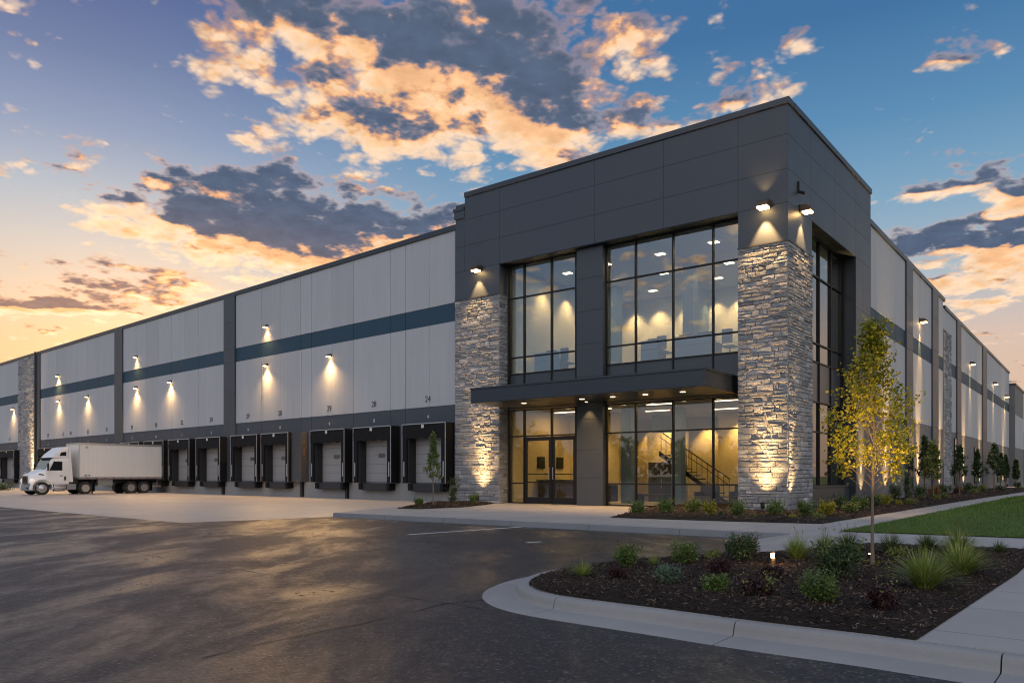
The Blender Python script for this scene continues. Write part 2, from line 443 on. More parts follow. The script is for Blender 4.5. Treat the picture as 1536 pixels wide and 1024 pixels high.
# --- ledge stone
def stone_face(F, u0, u1, z0, z1, o, parent, seed, hmin=.09, hmax=.26, lmin=.22, lmax=.85, name='stone_facing', dep=(.02,.05)):
    r = random.Random(seed); m = MB(); z = z0
    while z < z1-.05:
        h = min(r.uniform(hmin, hmax), z1-z)
        if z1-(z+h) < hmin: h = z1-z
        u = u0
        while u < u1-.02:
            l = r.uniform(lmin, lmax)*(1 if h < .25 else .8)
            if u1-(u+l) < lmin*.8: l = u1-u
            # sometimes two thin courses stacked in one
            parts = [(z, h)] if r.random() < .6 or h < .22 else [(z, h*.48), (z+h*.5, h*.5)]
            for zz, hh in parts:
                d = o+r.uniform(*dep); g = .005; sl = r.uniform(-.018, .018); sl2 = r.uniform(-.012,.012)
                q = .012
                tone = min(1, max(0, r.gauss(.5, .2)))
                a0, a1, b0, b1 = u+g, u+l-g, zz+g, zz+hh-g
                back = [F.P(a0,o-.02,b0),F.P(a1,o-.02,b0),F.P(a1,o-.02,b1),F.P(a0,o-.02,b1)]
                mid = [F.P(a0,d-.02,b0),F.P(a1,d-.02,b0),F.P(a1,d-.02,b1),F.P(a0,d-.02,b1)]
                mu, mz = (a0+a1)/2+r.uniform(-.2,.2)*(a1-a0), (b0+b1)/2+r.uniform(-.2,.2)*(b1-b0)
                frt = [F.P(a0+q,d+sl,b0+q),F.P(a1-q,d-sl,b0+q),F.P(a1-q,d-sl+sl2,b1-q),F.P(a0+q,d+sl+sl2,b1-q)]
                pk = F.P(mu, d+r.uniform(0,.022), mz)
                vs = back+mid+frt+[pk]
                fs = [(0,1,5,4),(1,2,6,5),(2,3,7,6),(3,0,4,7),(4,5,9,8),(5,6,10,9),(6,7,11,10),(7,4,8,11),(8,9,12),(9,10,12),(10,11,12),(11,8,12)]
                m.add(vs, fs, tone)
            u += l
        z += h
    return m.build(name, 'ledge_stone', parent)
PB = [o for o in B.children if o.name.startswith('corner_pillar')][0]
PE = [o for o in B.children if o.name.startswith('entrance_pillar')][0]
stone_face(TF, 0, uR, 0, ZST, 0, PB, 1)
stone_face(TR, 0, tR1, 0, ZST, 0, PB, 2)
stone_face(TF, uL, uE, 0, ZST, 0, PE, 3)
INR = Fr(TF.P(uL, 0, 0), -TF.n, -TF.d)       # inner return of the entrance pillar
stone_face(INR, 0, .64, 0, ZST, 0.0, PE, 4, lmin=.2, lmax=.6, dep=(.01,.03))
m = MB(); m.box(TF, -.04, uR, -.1, .07, ZST-.01, ZST+.05); m.build('stone_ledge', 'cap_metal', PB)
m = MB(); m.box(TR, .07, tR1, -.1, .07, ZST-.011, ZST+.049); m.build('stone_ledge', 'cap_metal', PB)
m = MB(); m.box(TF, uL, uE, -.1, .07, ZST-.01, ZST+.05); m.build('stone_ledge', 'cap_metal', PE)
# --- centre column
m = MB()
zs = [0, 1.25, 2.55, 3.95, 4.75, 5.9, 7.4, 8.9, 10.4, 11.79]
for a, b in zip(zs, zs[1:]): m.box(TF, c2, c1, -.34, -.30, a+G*.5, b-G*.5)
m.box(TF, c2+.012, c1-.012, -.7, -.335, 0, 11.79)
m.build('centre_column', 'charcoal_panel', B)

# --- curtain walls: frame mesh with panes and spandrels below it
def curtain(F, off, us, zs, spandrel_rows, name='curtain_wall', door_cols=(), door_top=None, fw=.06, dep=.16, glass='window_glass'):
    us = sorted(us); m = MB()
    for i, u in enumerate(us):
        e = fw*1.5 if i in (0, len(us)-1) else fw
        m.box(F, u-e/2, u+e/2, off-dep/2, off+dep/2, zs[0], zs[-1])
    for j, z in enumerate(zs):
        e = fw*1.4 if j in (0, len(zs)-1) else fw
        for i in range(len(us)-1):
            if i in door_cols and z < door_top-.01: continue
            m.box(F, us[i]+fw*.5, us[i+1]-fw*.5, off-dep/2+.012, off+dep/2-.012, z-e/2 if j else z, z+e/2 if j < len(zs)-1 else z)
    fr = m.build(name, 'black_frame', B)
    g = MB(); s = MB()
    for i in range(len(us)-1):
        for j in range(len(zs)-1):
            if i in door_cols and zs[j+1] <= door_top+.01: continue
            a = [F.P(us[i]+.02,off,zs[j]+.02),F.P(us[i+1]-.02,off,zs[j]+.02),F.P(us[i+1]-.02,off,zs[j+1]-.02),F.P(us[i]+.02,off,zs[j+1]-.02)]
            if j in spandrel_rows: s.box(F, us[i]+.02, us[i+1]-.02, off-.05, off+.02, zs[j]+.02, zs[j+1]-.02)
            else: g.add(a, [(0,1,2,3)])
    g.build('glazing', glass, fr, fix=False)
    if s.v: s.build('spandrel_panel', 'blue_grey_spandrel', fr)
    return fr
simple('blue_grey_spandrel', (.04,.05,.06), .3, .1, .08, 2)
WO = -.66
ua = [TF.u(x, WO) for x in (765, 787, 828, 865)]
ub = [TF.u(x, WO) for x in (910, 954, 1010, 1070)]+[uR+.04]
ZU = [4.72, 6.38, 7.2, 10.15, 11.79]          # upper glazing: spandrel, low light, main light, top light
ZL = [0.02, 1.0, 3.30, 4.60]
curtain(TF, WO, ua, ZU, (0,))
curtain(TF, WO, ub, ZU, (0,))
DOORTOP = 3.30
curtain(TF, WO, ua, ZL, (), door_cols=(0,1), door_top=DOORTOP, glass='door_glass')
curtain(TF, WO, ub, ZL, (), glass='door_glass')
ur = [TR.u(x, WO) for x in (1214, 1227, 1244.5, 1259.7, 1274)]+[tR2-.03]
curtain(TR, WO, ur, [.92, 3.3, 4.62, 6.38, 7.2, 10.15, 11.79], (2,))
m = MB(); m.box(TR, tR1, tR2, -.8, -.30, 0, .84); m.build('window_base_wall', 'blue_grey_spandrel', B)
m = MB(); m.box(TR, tR1+.01, tR2-.01, -.8, -.24, .845, .915); m.build('window_sill', 'cap_metal', B, bevel=.01)
m = MB(); m.box(TR, tR2-.02, tR2+.0, -.8, -.03, 0, 11.8); m.build('recess_return', 'charcoal_metal', B)
# doors
us = sorted(ua)   # us[0..3]: near centre column -> far
for k in (0, 1):
    a, b = us[k]+.04, us[k+1]-.04
    m = MB(); o0, o1 = WO-.03, WO+.035
    m.box(TF, a, a+.13, o0, o1, .02, DOORTOP-.06); m.box(TF, b-.13, b, o0, o1, .02, DOORTOP-.06)
    m.box(TF, a+.13, b-.13, o0, o1, .02, .32); m.box(TF, a+.13, b-.13, o0, o1, DOORTOP-.24, DOORTOP-.06)
    d = m.build('entrance_door', 'black_frame', B)
    g = MB(); g.add([TF.P(a+.12,WO,.3),TF.P(b-.12,WO,.3),TF.P(b-.12,WO,DOORTOP-.2),TF.P(a+.12,WO,DOORTOP-.2)], [(0,1,2,3)]); g.build('glass_pane', 'door_glass', d, fix=False)
    g = MB(); g.box(TF, a+.13, b-.13, WO+.01, WO+.06, 1.02, 1.07); g.box(TF, a+.13, b-.13, WO-.07, WO-.02, 1.42, 1.46); g.build('push_bar', 'black_frame', d)
    hu = b-.07 if k == 0 else a+.07
    g = MB(); g.tube([TF.P(hu,WO+.04,1.2),TF.P(hu,WO+.1,1.2),TF.P(hu,WO+.1,1.75),TF.P(hu,WO+.04,1.75)], .016, 8); g.build('pull_handle', 'galvanised', d, smooth=True)
# --- canopy
CO = 2.6
k0, k1 = TF.u(1057, CO), TF.u(706, CO)
cz0 = TF.z(1057, 578.5, CO); cz1 = TF.z(1057, 550, CO)
m = MB(); m.box(TF, k0, k1, -.55, CO, cz0+.02, cz1-.09); cn = m.build('entrance_canopy', 'charcoal_metal', B, bevel=.01)
m = MB(); m.box(TF, k0-.03, k1+.03, -.55, CO+.03, cz1-.085, cz1); m.build('canopy_trim', 'charcoal_metal', cn, bevel=.008)
m = MB(); m.box(TF, k0+.02, k1-.02, -.55, CO-.02, cz0, cz0+.018); m.build('soffit_panel', 'charcoal_metal', cn)
for px in (786, 873, 919, 968, 1024):
    off = 1.2
    q = TF.P(TF.u(px, off), off, cz0-.004)
    m = MB(); m.lathe(q, (0,0,1), [(.11,-.006),(.11,.006)], 20); dl = m.build('downlight', 'canopy_glow', cn)
    lamp('SPOT', 'downlight_lamp', q-Vector((0,0,.03)), 380, WARM, cn, q-Vector((0,0,4)), .08, 125, .7)
um = (c1+c2)/2
q = TF.P(um, -.02, cz0-.03); m = MB(); m.lathe(q+Vector((0,0,.025)), (0,0,1), [(.06,-.006),(.06,.006)], 16); m.build('downlight', 'canopy_glow', cn)
lamp('SPOT', 'downlight_lamp', q, 160, WARM, cn, TF.P(um, -.14, 1.5), .03, 75, .7)

# --- lobby and office interior
A0, A1, B0, B1 = .72, 13.9, .72, 11.2
def room(z0, z1, wall, name, floor='lobby_floor'):
    m = MB(); m.prism(quad2(par(A0,B0), par(A1+.1,B0), par(A1+.1,B1+.1), par(A0,B1+.1)), z0-.04, z0); m.build(name+'_floor', floor, B)
    m = MB(); m.prism(quad2(par(A0,B0), par(A1+.1,B0), par(A1+.1,B1+.1), par(A0,B1+.1)), z1, z1+.06); m.build(name+'_ceiling', 'ceiling_white', B)
    m = MB(); m.prism(quad2(par(A1,B0+.2), par(A1+.1,B0+.2), par(A1+.1,B1), par(A1,B1)), z0, z1-.01); m.build(name+'_wall', wall, B)
    m = MB(); m.prism(quad2(par(A0,B1), par(A1,B1), par(A1,B1+.1), par(A0,B1+.1)), z0, z1-.01); m.build(name+'_wall', wall, B)
room(.015, 4.66, 'cream_wall', 'lobby')
room(6.34, 11.72, 'pale_wall', 'office', 'desk_grey')
def post(a, b, w, z0, z1, mat, name='interior_column'):
    m = MB(); m.prism(quad2(par(a,b), par(a+w,b), par(a+w,b+w), par(a,b+w)), z0, z1); return m.build(name, mat, B)
post(8.6, 3.3, .55, .02, 4.64, 'blue_grey_wall'); post(6.5, 4.3, .5, .02, 4.64, 'blue_grey_wall')
post(3.2, 7.2, .6, .02, 4.64, 'pale_wall')
post(6.3, 5.2, .55, 6.35, 11.7, 'blue_grey_wall'); post(11.6, 7.0, .6, 6.35, 11.7, 'blue_grey_wall')
def slabwall(a0, b0, a1, b1, z0, z1, mat, name):
    m = MB(); m.prism(quad2(par(a0,b0), par(a1,b0), par(a1,b1), par(a0,b1)), z0, z1); return m.build(name, mat, B)
slabwall(4.2, 8.8, 6.6, 8.95, .02, 4.64, 'cream_wall', 'lobby_partition')
slabwall(7.3, 6.7, 9.6, 6.85, .02, 3.6, 'cream_wall', 'lobby_partition')
slabwall(10.8, 5.9, 13.88, 6.05, .02, 4.64, 'cream_wall', 'lobby_partition')
slabwall(9.75, 7.9, 9.95, 11.19, .02, 4.64, 'blue_grey_wall', 'lobby_partition')
slabwall(2.2, 9.4, 5.2, 9.55, 6.35, 11.7, 'pale_wall', 'office_partition')
slabwall(8.2, 8.6, 8.35, 11.19, 6.35, 11.7, 'blue_grey_wall', 'office_partition')
# interior lights: flat ceiling fixtures (glowing) with an area lamp right below
def ceil_light(a, b, z, la, lb, power, warm, label):
    q = par(a, b, z)
    m = MB(); m.prism(quad2(par(a-la/2,b-lb/2), par(a+la/2,b-lb/2), par(a+la/2,b+lb/2), par(a-la/2,b+lb/2)), z-.03, z-.004)
    o = m.build('ceiling_light', 'office_glow', B)
    l = lamp('AREA', 'ceiling_light_lamp', par(a, b, z-.06), power, warm, B, par(a, b, 0)+Vector((0,0,z-3)), (.6, .6))
for a, b in ((3.4,2.6),(6.6,2.4),(10.2,3.0),(12.6,3.6),(5.2,6.6),(8.4,5.6)):
    ceil_light(a, b, 4.66, 1.3, .14, 40, (1,.64,.24), '')
for a, b, a2, b2 in ((8.2,6.1,8.2,6.7),(12.4,5.2,12.4,5.9),(5.4,8.2,5.4,8.8),(11.6,10.5,11.6,11.2),(8.2,10.5,8.2,11.2)):
    lamp('SPOT', 'wall_wash_lamp', par(a, b, 4.5), 430, (1,.62,.22), B, par(a2, b2, 1.9), .05, 84, .8)
for a, b in ((2.0,2.6),(4.2,2.8),(6.9,3.0),(9.8,3.0),(12.2,3.2),(2.4,6.2),(5.0,6.4),(8.4,6.2),(11.0,6.0),(3.6,8.6),(6.6,8.8),(10.6,9.2)):
    ceil_light(a, b, 11.72, .42, .30, 24, (1,.74,.42), '')
# wall-washing downlights along the upper walls
for a, b, a2, b2, w_ in ((2.9,8.8,2.9,9.4,420),(4.5,8.8,4.5,9.4,420),(6.4,10.5,6.4,11.2,420),(7.7,10.5,7.7,11.2,300),(9.4,10.5,9.4,11.2,420),(11.2,10.5,11.2,11.2,420),(12.8,10.5,12.8,11.2,420),
        (13.2,9.4,13.9,9.4,380),(13.2,7.6,13.9,7.6,420),(13.2,5.6,13.9,5.6,420),(13.2,3.4,13.9,3.4,320)):
    lamp('SPOT', 'wall_wash_lamp', par(a, b, 11.5), w_*1.3, (1,.62,.24), B, par(a2, b2, 9.0), .06, 80, .9)

# --- furniture behind the glass
def desk(a, b, z, label, w=1.7, d=.75):
    t = thing('office_desk', par(a, b, z), label, 'desk', 'desks behind the upper glazing')
    m = MB(); m.prism(quad2(par(a,b), par(a+w,b), par(a+w,b+d), par(a,b+d)), z+.71, z+.75); m.build('desk_top', 'desk_grey', t)
    m = MB(); m.prism(quad2(par(a,b), par(a+w,b), par(a+w,b+.03), par(a,b+.03)), z+.02, z+1.15); m.build('privacy_panel', 'blue_grey_wall', t)
    for x in (.03, w-.09):
        m = MB(); m.prism(quad2(par(a+x,b+.05), par(a+x+.06,b+.05), par(a+x+.06,b+d), par(a+x,b+d)), z, z+.705); m.build('leg', 'black_frame', t)
    return t
def monitor(a, b, z, label, w=.62):
    t = thing('monitor', par(a, b, z), label, 'monitor', 'monitors on the office desks')
    m = MB(); m.prism(quad2(par(a,b), par(a+w,b), par(a+w,b+.04), par(a,b+.04)), z+.14, z+.52); m.build('screen', 'black_frame', t)
    m = MB(); m.prism(quad2(par(a+w/2-.1,b-.05), par(a+w/2+.1,b-.05), par(a+w/2+.1,b+.15), par(a+w/2-.1,b+.15)), z+.002, z+.02); m.tube([par(a+w/2,b+.06,z+.02), par(a+w/2,b+.06,z+.3)], .025, 6); m.build('stand', 'black_frame', t)
def chair(a, b, z, label):
    t = thing('office_chair', par(a, b, z), label, 'chair', 'office chairs upstairs')
    m = MB(); m.prism(quad2(par(a-.25,b-.25), par(a+.25,b-.25), par(a+.25,b+.25), par(a-.25,b+.25)), z+.44, z+.52); m.build('seat', 'desk_grey', t, bevel=.03)
    m = MB(); m.prism(quad2(par(a-.24,b-.3), par(a+.24,b-.3), par(a+.22,b-.24), par(a-.22,b-.24)), z+.6, z+1.2); m.build('backrest', 'desk_grey', t, bevel=.03)
    m = MB(); m.tube([par(a,b,z+.08), par(a,b,z+.44)], .03, 8)
    for k in range(5):
        th = k*2*math.pi/5; m.tube([par(a,b,z+.1), par(a+.28*math.cos(th), b+.28*math.sin(th), z+.03)], .02, 6)
    m.build('base', 'black_frame', t)
ZF = 6.34
desk(3.6, 1.6, ZF, 'blue-grey desk in the wide upper window nearest the stone corner', 1.9)
desk(11.6, 1.6, ZF, 'blue-grey desk in the narrow upper window above the doors', 1.5)
desk(6.3, 1.7, ZF, 'blue-grey desk at the far end of the wide upper window', .9)
monitor(3.9, 1.9, ZF+.75, 'dark monitor on the longest upstairs desk')
monitor(4.8, 1.9, ZF+.75, 'second dark monitor on the longest upstairs desk, towards the doors')
monitor(12.0, 1.9, ZF+.75, 'dark monitor on the upstairs desk above the doors')
monitor(6.4, 2.0, ZF+.75, 'dark monitor on the smallest upstairs desk')
chair(5.9, 1.5, ZF, 'blue-grey swivel chair between two desks in the wide upper window')
chair(11.1, 1.6, ZF, 'blue-grey swivel chair beside the desk above the doors')
chair(3.0, 1.7, ZF, 'blue-grey swivel chair in the upper window by the corner pillar')
t = thing('reception_counter', par(13.4, 4.0, .015), 'dark wooden reception counter behind the glass entrance doors', 'counter')
m = MB(); m.prism(quad2(par(13.1,2.7), par(13.7,2.7), par(13.7,5.3), par(13.1,5.3)), .02, 1.08); m.build('counter_body', 'desk_wood', t)
m = MB(); m.prism(quad2(par(13.0,2.6), par(13.75,2.6), par(13.75,5.4), par(13.0,5.4)), 1.085, 1.14); m.build('counter_top', 'black_frame', t)
for b_, lab in ((2.9, 'dark framed picture on the lobby wall behind the door leaf beside the sidelight'), (4.6, 'dark framed picture on the lobby wall behind the door leaf beside the column')):
    m = MB(); m.prism(quad2(par(13.83,b_), par(13.88,b_), par(13.88,b_+.6), par(13.83,b_+.6)), 1.75, 2.35)
    tag(m.build('framed_picture', 'black_frame', None, loc=par(13.85, b_+.3, 1.75)), lab, 'picture')
# stair with railing
t = thing('staircase', par(6, 5.6, .015), 'dark open staircase with metal railing in the lobby behind the wide lower window', 'staircase')
m = MB()
for k in range(14):
    a = 4.7+k*.24; z = .2+k*.17
    m.prism(quad2(par(a,5.2), par(a+.27,5.2), par(a+.27,6.3), par(a,6.3)), z-.05, z)
m.build('treads', 'desk_wood', t)
m = MB(); m.side(Fr(C3+dR3*5.15, dT3.to_2d(), dR3.to_2d()), [(4.4,.03),(4.7,.03),(8.1,2.35),(8.1,2.6)], 0, .05); m.build('stringer', 'black_frame', t)
m = MB(); m.tube([par(4.45,5.2,1.2), par(8.1,5.2,3.6)], .03, 8); m.tube([par(4.45,5.2,.9), par(8.1,5.2,3.3)], .018, 6)
for k in range(14):
    a = 4.5+k*.27; z = .15+(a-4.5)*.66; m.tube([par(a,5.2,z), par(a,5.2,z+1.05)], .014, 5)
m.build('railing', 'black_frame', t)
def seat_block(name, a, b, w, d, label, back=True):
    t = thing(name, par(a, b, .015), label, 'armchair', 'dark armchairs in the lobby')
    m = MB(); m.prism(quad2(par(a,b), par(a+w,b), par(a+w,b+d), par(a,b+d)), .12, .46); m.build('seat', 'desk_wood', t, bevel=.03)
    m = MB(); m.prism(quad2(par(a,b+d-.16), par(a+w,b+d-.16), par(a+w,b+d), par(a,b+d)), .465, .92); m.build('backrest', 'desk_wood', t, bevel=.03)
    m = MB(); m.prism(quad2(par(a,b), par(a+.12,b), par(a+.12,b+d-.17), par(a,b+d-.17)), .465, .66); m.prism(quad2(par(a+w-.12,b), par(a+w,b), par(a+w,b+d-.17), par(a+w-.12,b+d-.17)), .465, .66); m.build('armrest', 'desk_wood', t)
seat_block('lobby_armchair', 9.2, 2.3, .85, .8, 'dark armchair in the lobby next to the centre column of the entrance')
seat_block('lobby_armchair', 4.0, 2.2, .85, .8, 'dark armchair in the lobby behind the window bay by the corner pillar')
seat_block('lobby_armchair', 3.0, 3.6, .85, .8, 'dark armchair deeper in the lobby near the corner pillar')
t = thing('lobby_bench', par(7.2, 3.4, .015), 'low dark bench in the lobby beside the blue-grey column', 'bench')
m = MB(); m.prism(quad2(par(6.9,3.3), par(8.4,3.3), par(8.4,3.9), par(6.9,3.9)), .38, .5); m.build('seat', 'desk_wood', t, bevel=.02)
for x in (7.0, 8.2):
    m = MB(); m.prism(quad2(par(x,3.35), par(x+.1,3.35), par(x+.1,3.85), par(x,3.85)), .016, .375); m.build('leg', 'black_frame', t)
t = thing('lobby_cabinet', par(8.4, 6.3, .015), 'tall dark cabinet against the lit lobby partition beyond the stair', 'cabinet')
m = MB(); m.prism(quad2(par(7.7,6.1), par(9.2,6.1), par(9.2,6.65), par(7.7,6.65)), .02, 2.05); m.build('cabinet_body', 'desk_wood', t)
m = MB(); m.prism(quad2(par(8.43,6.07), par(8.47,6.07), par(8.47,6.1), par(8.43,6.1)), .7, 1.2); m.build('handle', 'galvanised', t)

# ------------------------------------------------------------------ LEFT WING (loading docks)
ZP0, ZB0, ZB1, ZP1, ZC = 5.05, 9.38, 10.33, 14.08, 14.36
WLEN = 96
m = MB(); m.box(WL, -.05, WLEN, -.45, -.07, 0, ZP1); m.build('dock_wall_core', 'dark_band', B)
m = MB(); m.box(WL, 0, WLEN, -.5, .07, ZP1+.01, ZC); m.build('parapet_cap', 'cap_metal', B)
m = MB(); m.box(WL, .2, WLEN, -.5, .045, ZC-.36, ZP1+.005); 
BASEZ = .96
bays = [([683,608,586,530,467,451,392,354], 1), ([337,298,257,220,204,185], 2), ([173,147,116,85,61], 3), ([28,0,-30,-70,-120,-170], 4)]
gg = .028
for xs, k in bays:
    us = sorted(max(WL.u(x), .02) for x in xs)
    for nm, z0, z1, mat, o1 in (('upper_wall_panel', ZB1+.02, ZP1, 'light_panel', 0), ('wall_band', ZB0+.01, ZB1+.005, 'blue_band', -.012), ('lower_wall_panel', ZP0, ZB0, 'light_panel', 0), ('dock_wall_band', BASEZ, ZP0-.02, 'dark_band', -.012)):
        m = MB()
        for a, b in zip(us, us[1:]):
            # every other slab is split again by a faint false joint
            nsub = max(1, round((b-a)/2.6)) if 'wall_panel' in nm else 1
            for i in range(nsub):
                a2, b2 = a+(b-a)*i/nsub, a+(b-a)*(i+1)/nsub
                gl = gg/2 if i == 0 else .006; gr = gg/2 if i == nsub-1 else .006
                m.box(WL, a2+gl, b2-gr, -.07, o1, z0, z1)
        m.build(nm, mat, B)
    if k < 4:
        m = MB(); ue = WL.u([338,174,53][k-1])
# pilasters
for xa, xb in ((354,337), (185,173), (61,52)):
    a, b = WL.u(xa)+.03, WL.u(xb)-.03; mid = (a+b)/2
    m = MB()
    zs = [BASEZ, ZP0, 7.2, ZB0, ZB1, 12.2, ZP1]
    for z0, z1 in zip(zs, zs[1:]):
        m.box(WL, a, mid-.008, -.07, .10, z0+.008, z1-.008); m.box(WL, mid+.008, b, -.07, .10, z0+.008, z1-.008)
    m.box(WL, a+.02, b-.02, -.07, .085, BASEZ, ZP1)
    m.build('wall_pilaster', 'charcoal_panel', B)
a, b = WL.u(52)+.02, WL.u(28)-.02
m = MB(); m.box(WL, a, b, -.07, .05, 0, ZP1); ps = m.build('stone_pilaster', 'mortar', B)
stone_face(WL, a, b, 0, ZP1-.02, .05, ps, 11, .16, .4, .4, 1.4)
m = MB(); m.tube([WL.P(WL.u(56),.2,0), WL.P(WL.u(56),.2,ZC)], .09, 8); m.build('downpipe', 'charcoal_metal', B, smooth=True)
# concrete plinth
jx = [683, 640, 600, 560, 523, 455, 395, 335, 290, 250, 180, 120, 60]
us = [.0]+[WL.u(x) for x in jx[1:]]+[WLEN]
m = MB()
for a, b in zip(us, us[1:]): m.box(WL, a+.008, b-.008, -.06, .03, -.05, BASEZ-.005)
m.build('concrete_plinth', 'base_concrete', B)
# downpipes / conduits on the dock wall
for px in (523, 455.5, 337):
    m = MB(); u = WL.u(px); m.tube([WL.P(u,.09,-.02), WL.P(u,.09,1.2)], .06, 8)
    m.box(WL, u-.1, u+.1, .01, .2, .02, .95); m.build('pipe_guard', 'chassis_black', B)
for px in (452, 395, 608):
    u = WL.u(px); m = MB(); m.tube([WL.P(u,.04,5.1), WL.P(u,.04,9.3)], .018, 5); m.build('conduit', 'galvanised', B)

# dock bays: shelter frame with curtains, door panel, bumpers, guide strips, lip
def text_part(txt, F, u, off, z, size, mat, parent, name='dock_number', flip=1):
    cu = bpy.data.curves.new(name, 'FONT'); cu.body = txt; cu.size = size; cu.align_x = 'CENTER'; cu.extrude = .004; cu.space_character = .95
    cu.materials.append(MATS[mat])
    fo = bpy.data.objects.new(name, cu); C.objects.link(fo); bpy.context.view_layer.update()
    me = bpy.data.meshes.new_from_object(fo.evaluated_get(bpy.context.evaluated_depsgraph_get()))
    bpy.data.objects.remove(fo)
    me.name = name; me.materials.clear(); me.materials.append(MATS[mat])
    o = bpy.data.objects.new(name, me); C.objects.link(o)
    o.parent = parent; o.location = F.P(u, off, z)-world_loc(parent)
    # text x axis runs towards the viewer's right along the facade
    dx = Vector((-F.d.x*flip, -F.d.y*flip, 0)); nz = Vector((F.n.x, F.n.y, 0)); up = Vector((0,0,1))
    o.rotation_euler = Matrix((dx, up, nz)).transposed().to_euler()
    WLOC[o.name] = world_loc(parent)
    return o
DEP = .62
def dock(xl, xr, num, ztop=4.12, has_truck=False):
    b_, a_ = WL.u(xl, DEP), WL.u(xr, DEP)       # a_ nearer the entrance
    w = b_-a_; sp = .34; hp = .78; z0 = BASEZ
    m = MB()
    m.box(WL, a_, a_+sp, .0, DEP, z0, ztop); m.box(WL, b_-sp, b_, .0, DEP, z0, ztop)
    m.box(WL, a_+sp, b_-sp, .0, DEP, ztop-.10, ztop)
    sh = m.build('dock_shelter', 'black_rubber', B)
    # head curtain with sag folds
    m = MB(); n = 28
    vs = []; 
    for i in range(n+1):
        u = a_+.03+(w-.06)*i/n; wob = .007*math.sin(i*2.3)+.006*math.sin(i*1.1+xl)
        vs += [WL.P(u, DEP+.012, ztop-.06), WL.P(u, DEP+.03+wob, ztop-hp*.55), WL.P(u, DEP+.012+wob*.6, ztop-hp+.03*math.sin(i*.9))]
    fs = []
    for i in range(n):
        for j in range(2): fs.append((i*3+j, i*3+j+1, i*3+j+4, i*3+j+3))
    m.add(vs, fs); m.build('head_curtain', 'black_rubber', sh, smooth=True, fix=False, angle=180)
    # bright edge trim round the front
    m = MB(); e = .03
    m.box(WL, a_-.01, a_+e, DEP+.002, DEP+.03, z0+.02, ztop+.01); m.box(WL, b_-e, b_+.01, DEP+.002, DEP+.03, z0+.02, ztop+.01)
    m.box(WL, a_+e, b_-e, DEP+.002, DEP+.05, ztop-.03, ztop+.012); m.build('edge_trim', 'galvanised', sh)
    if not has_truck:
        # door panel, recessed
        m = MB(); zz = z0+.02
        for k in range(5):
            h = (ztop-.6-z0)/5; m.box(WL, a_+sp-.02, b_-sp+.02, -.05, .02-.004*(k%2), zz+.008, zz+h-.008); zz += h
        dr = m.build('dock_door', 'door_white', B)
        m = MB(); uc = (a_+b_)/2-.15; m.box(WL, uc-.28, uc+.28, .015, .035, z0+1.42, z0+1.66); m.build('door_window', 'dark_glass', dr)
        m = MB(); m.box(WL, b_-sp-.10, b_-sp, .03, DEP-.1, z0, ztop-.3); m.build('shelter_lining', 'dock_steel', sh)
    # guide strips
    for u in (a_+.16, b_-.16):
        m = MB(); m.box(WL, u-.035, u+.035, DEP+.003, DEP+.03, z0+.35, z0+1.15); m.build('guide_light', 'galvanised', sh)
    m = MB(); m.box(WL, (a_+b_)/2-.09, (a_+b_)/2+.09, DEP+.05, DEP+.075, ztop-.24, ztop-.06); m.build('shelter_tag', 'number_white', sh)
    # leveller lip and bumpers
    m = MB(); m.box(WL, a_+.55, b_-.55, .035, .42, z0-.44, z0-.02); m.build('leveller_lip', 'dock_steel', B, bevel=.02)
    for u in (a_+.30, b_-.58):
        m = MB(); m.box(WL, u, u+.26, .035, .52, z0-.40, z0-.015); m.build('dock_bumper', 'black_rubber', B, bevel=.04)
docks = [(603.4,668.5,'24',642), (530,586.5,'28',561), (465.4,516.7,'29',494), (391.7,432.3,'28',420), (346,385.5,'29',372),
         (294,330,'20',317), (252.6,284,'22',273), (216,245,'28',234), (180.5,208,'29',198), (146,172,'29',160), (112,137,'22',132), (84,108,'20',106), (56,79,'20',72), (0,21,'27',15)]
for i, (xl, xr, num, nx) in enumerate(docks):
    dock(xl, xr, num, has_truck=False)
    u = WL.u(nx); sz = .47
    text_part(num, WL, u, .008, 5.32, sz, 'number_black', B)
    text_part(num[-1], WL, u, -.004, 4.42, .30, 'number_white', B, 'dock_marking')
text_part('27', WL, WL.u(95), .008, 5.32, .42, 'number_black', B)
# stained steel panel beside one dock
m = MB(); a, b = WL.u(452,.4), WL.u(437,.4)
m.box(WL, a, b-.05, .0, .42, BASEZ, 4.1); m.build('stained_dock_panel', 'rust_panel' if 'rust_panel' in MATS else 'rust_steel', B)

# ------------------------------------------------------------------ RIGHT WING
def wz(px, py): return WR.z(px, py)
RL = WR.u(1513.7); ustep = WR.u(1416)
RZ0, RB0, RB1 = 4.72, 9.0, 10.0
RZ1, RZ2 = 14.25, 13.75
m = MB(); m.box(WR, 0, ustep, -.45, -.07, 0, RZ1-.1); m.box(WR, ustep+.002, RL, -.45, -.07, 0, RZ2-.1); m.build('side_wall_core', 'dark_band', B)
m = MB(); m.box(WR, 0, ustep+.1, -.5, .08, RZ1-.09, RZ1+.16); m.build('parapet_cap', 'cap_metal', B)
m = MB(); m.box(WR, ustep+.105, RL, -.5, .08, RZ2-.09, RZ2+.16); m.build('parapet_cap', 'cap_metal', B)
segs = [(1306.3,1313.5,'p'),(1313.5,1357.5,'p'),(1357.5,1367,'d'),(1367,1397,'p'),(1397,1405.7,'d'),(1405.7,1414.6,'p'),(1414.6,1425.6,'s'),(1425.6,1434,'p'),(1434,1440,'d'),(1440,1473,'p'),(1473,1479,'d'),(1479,1497,'p'),(1497,1513.7,'p')]
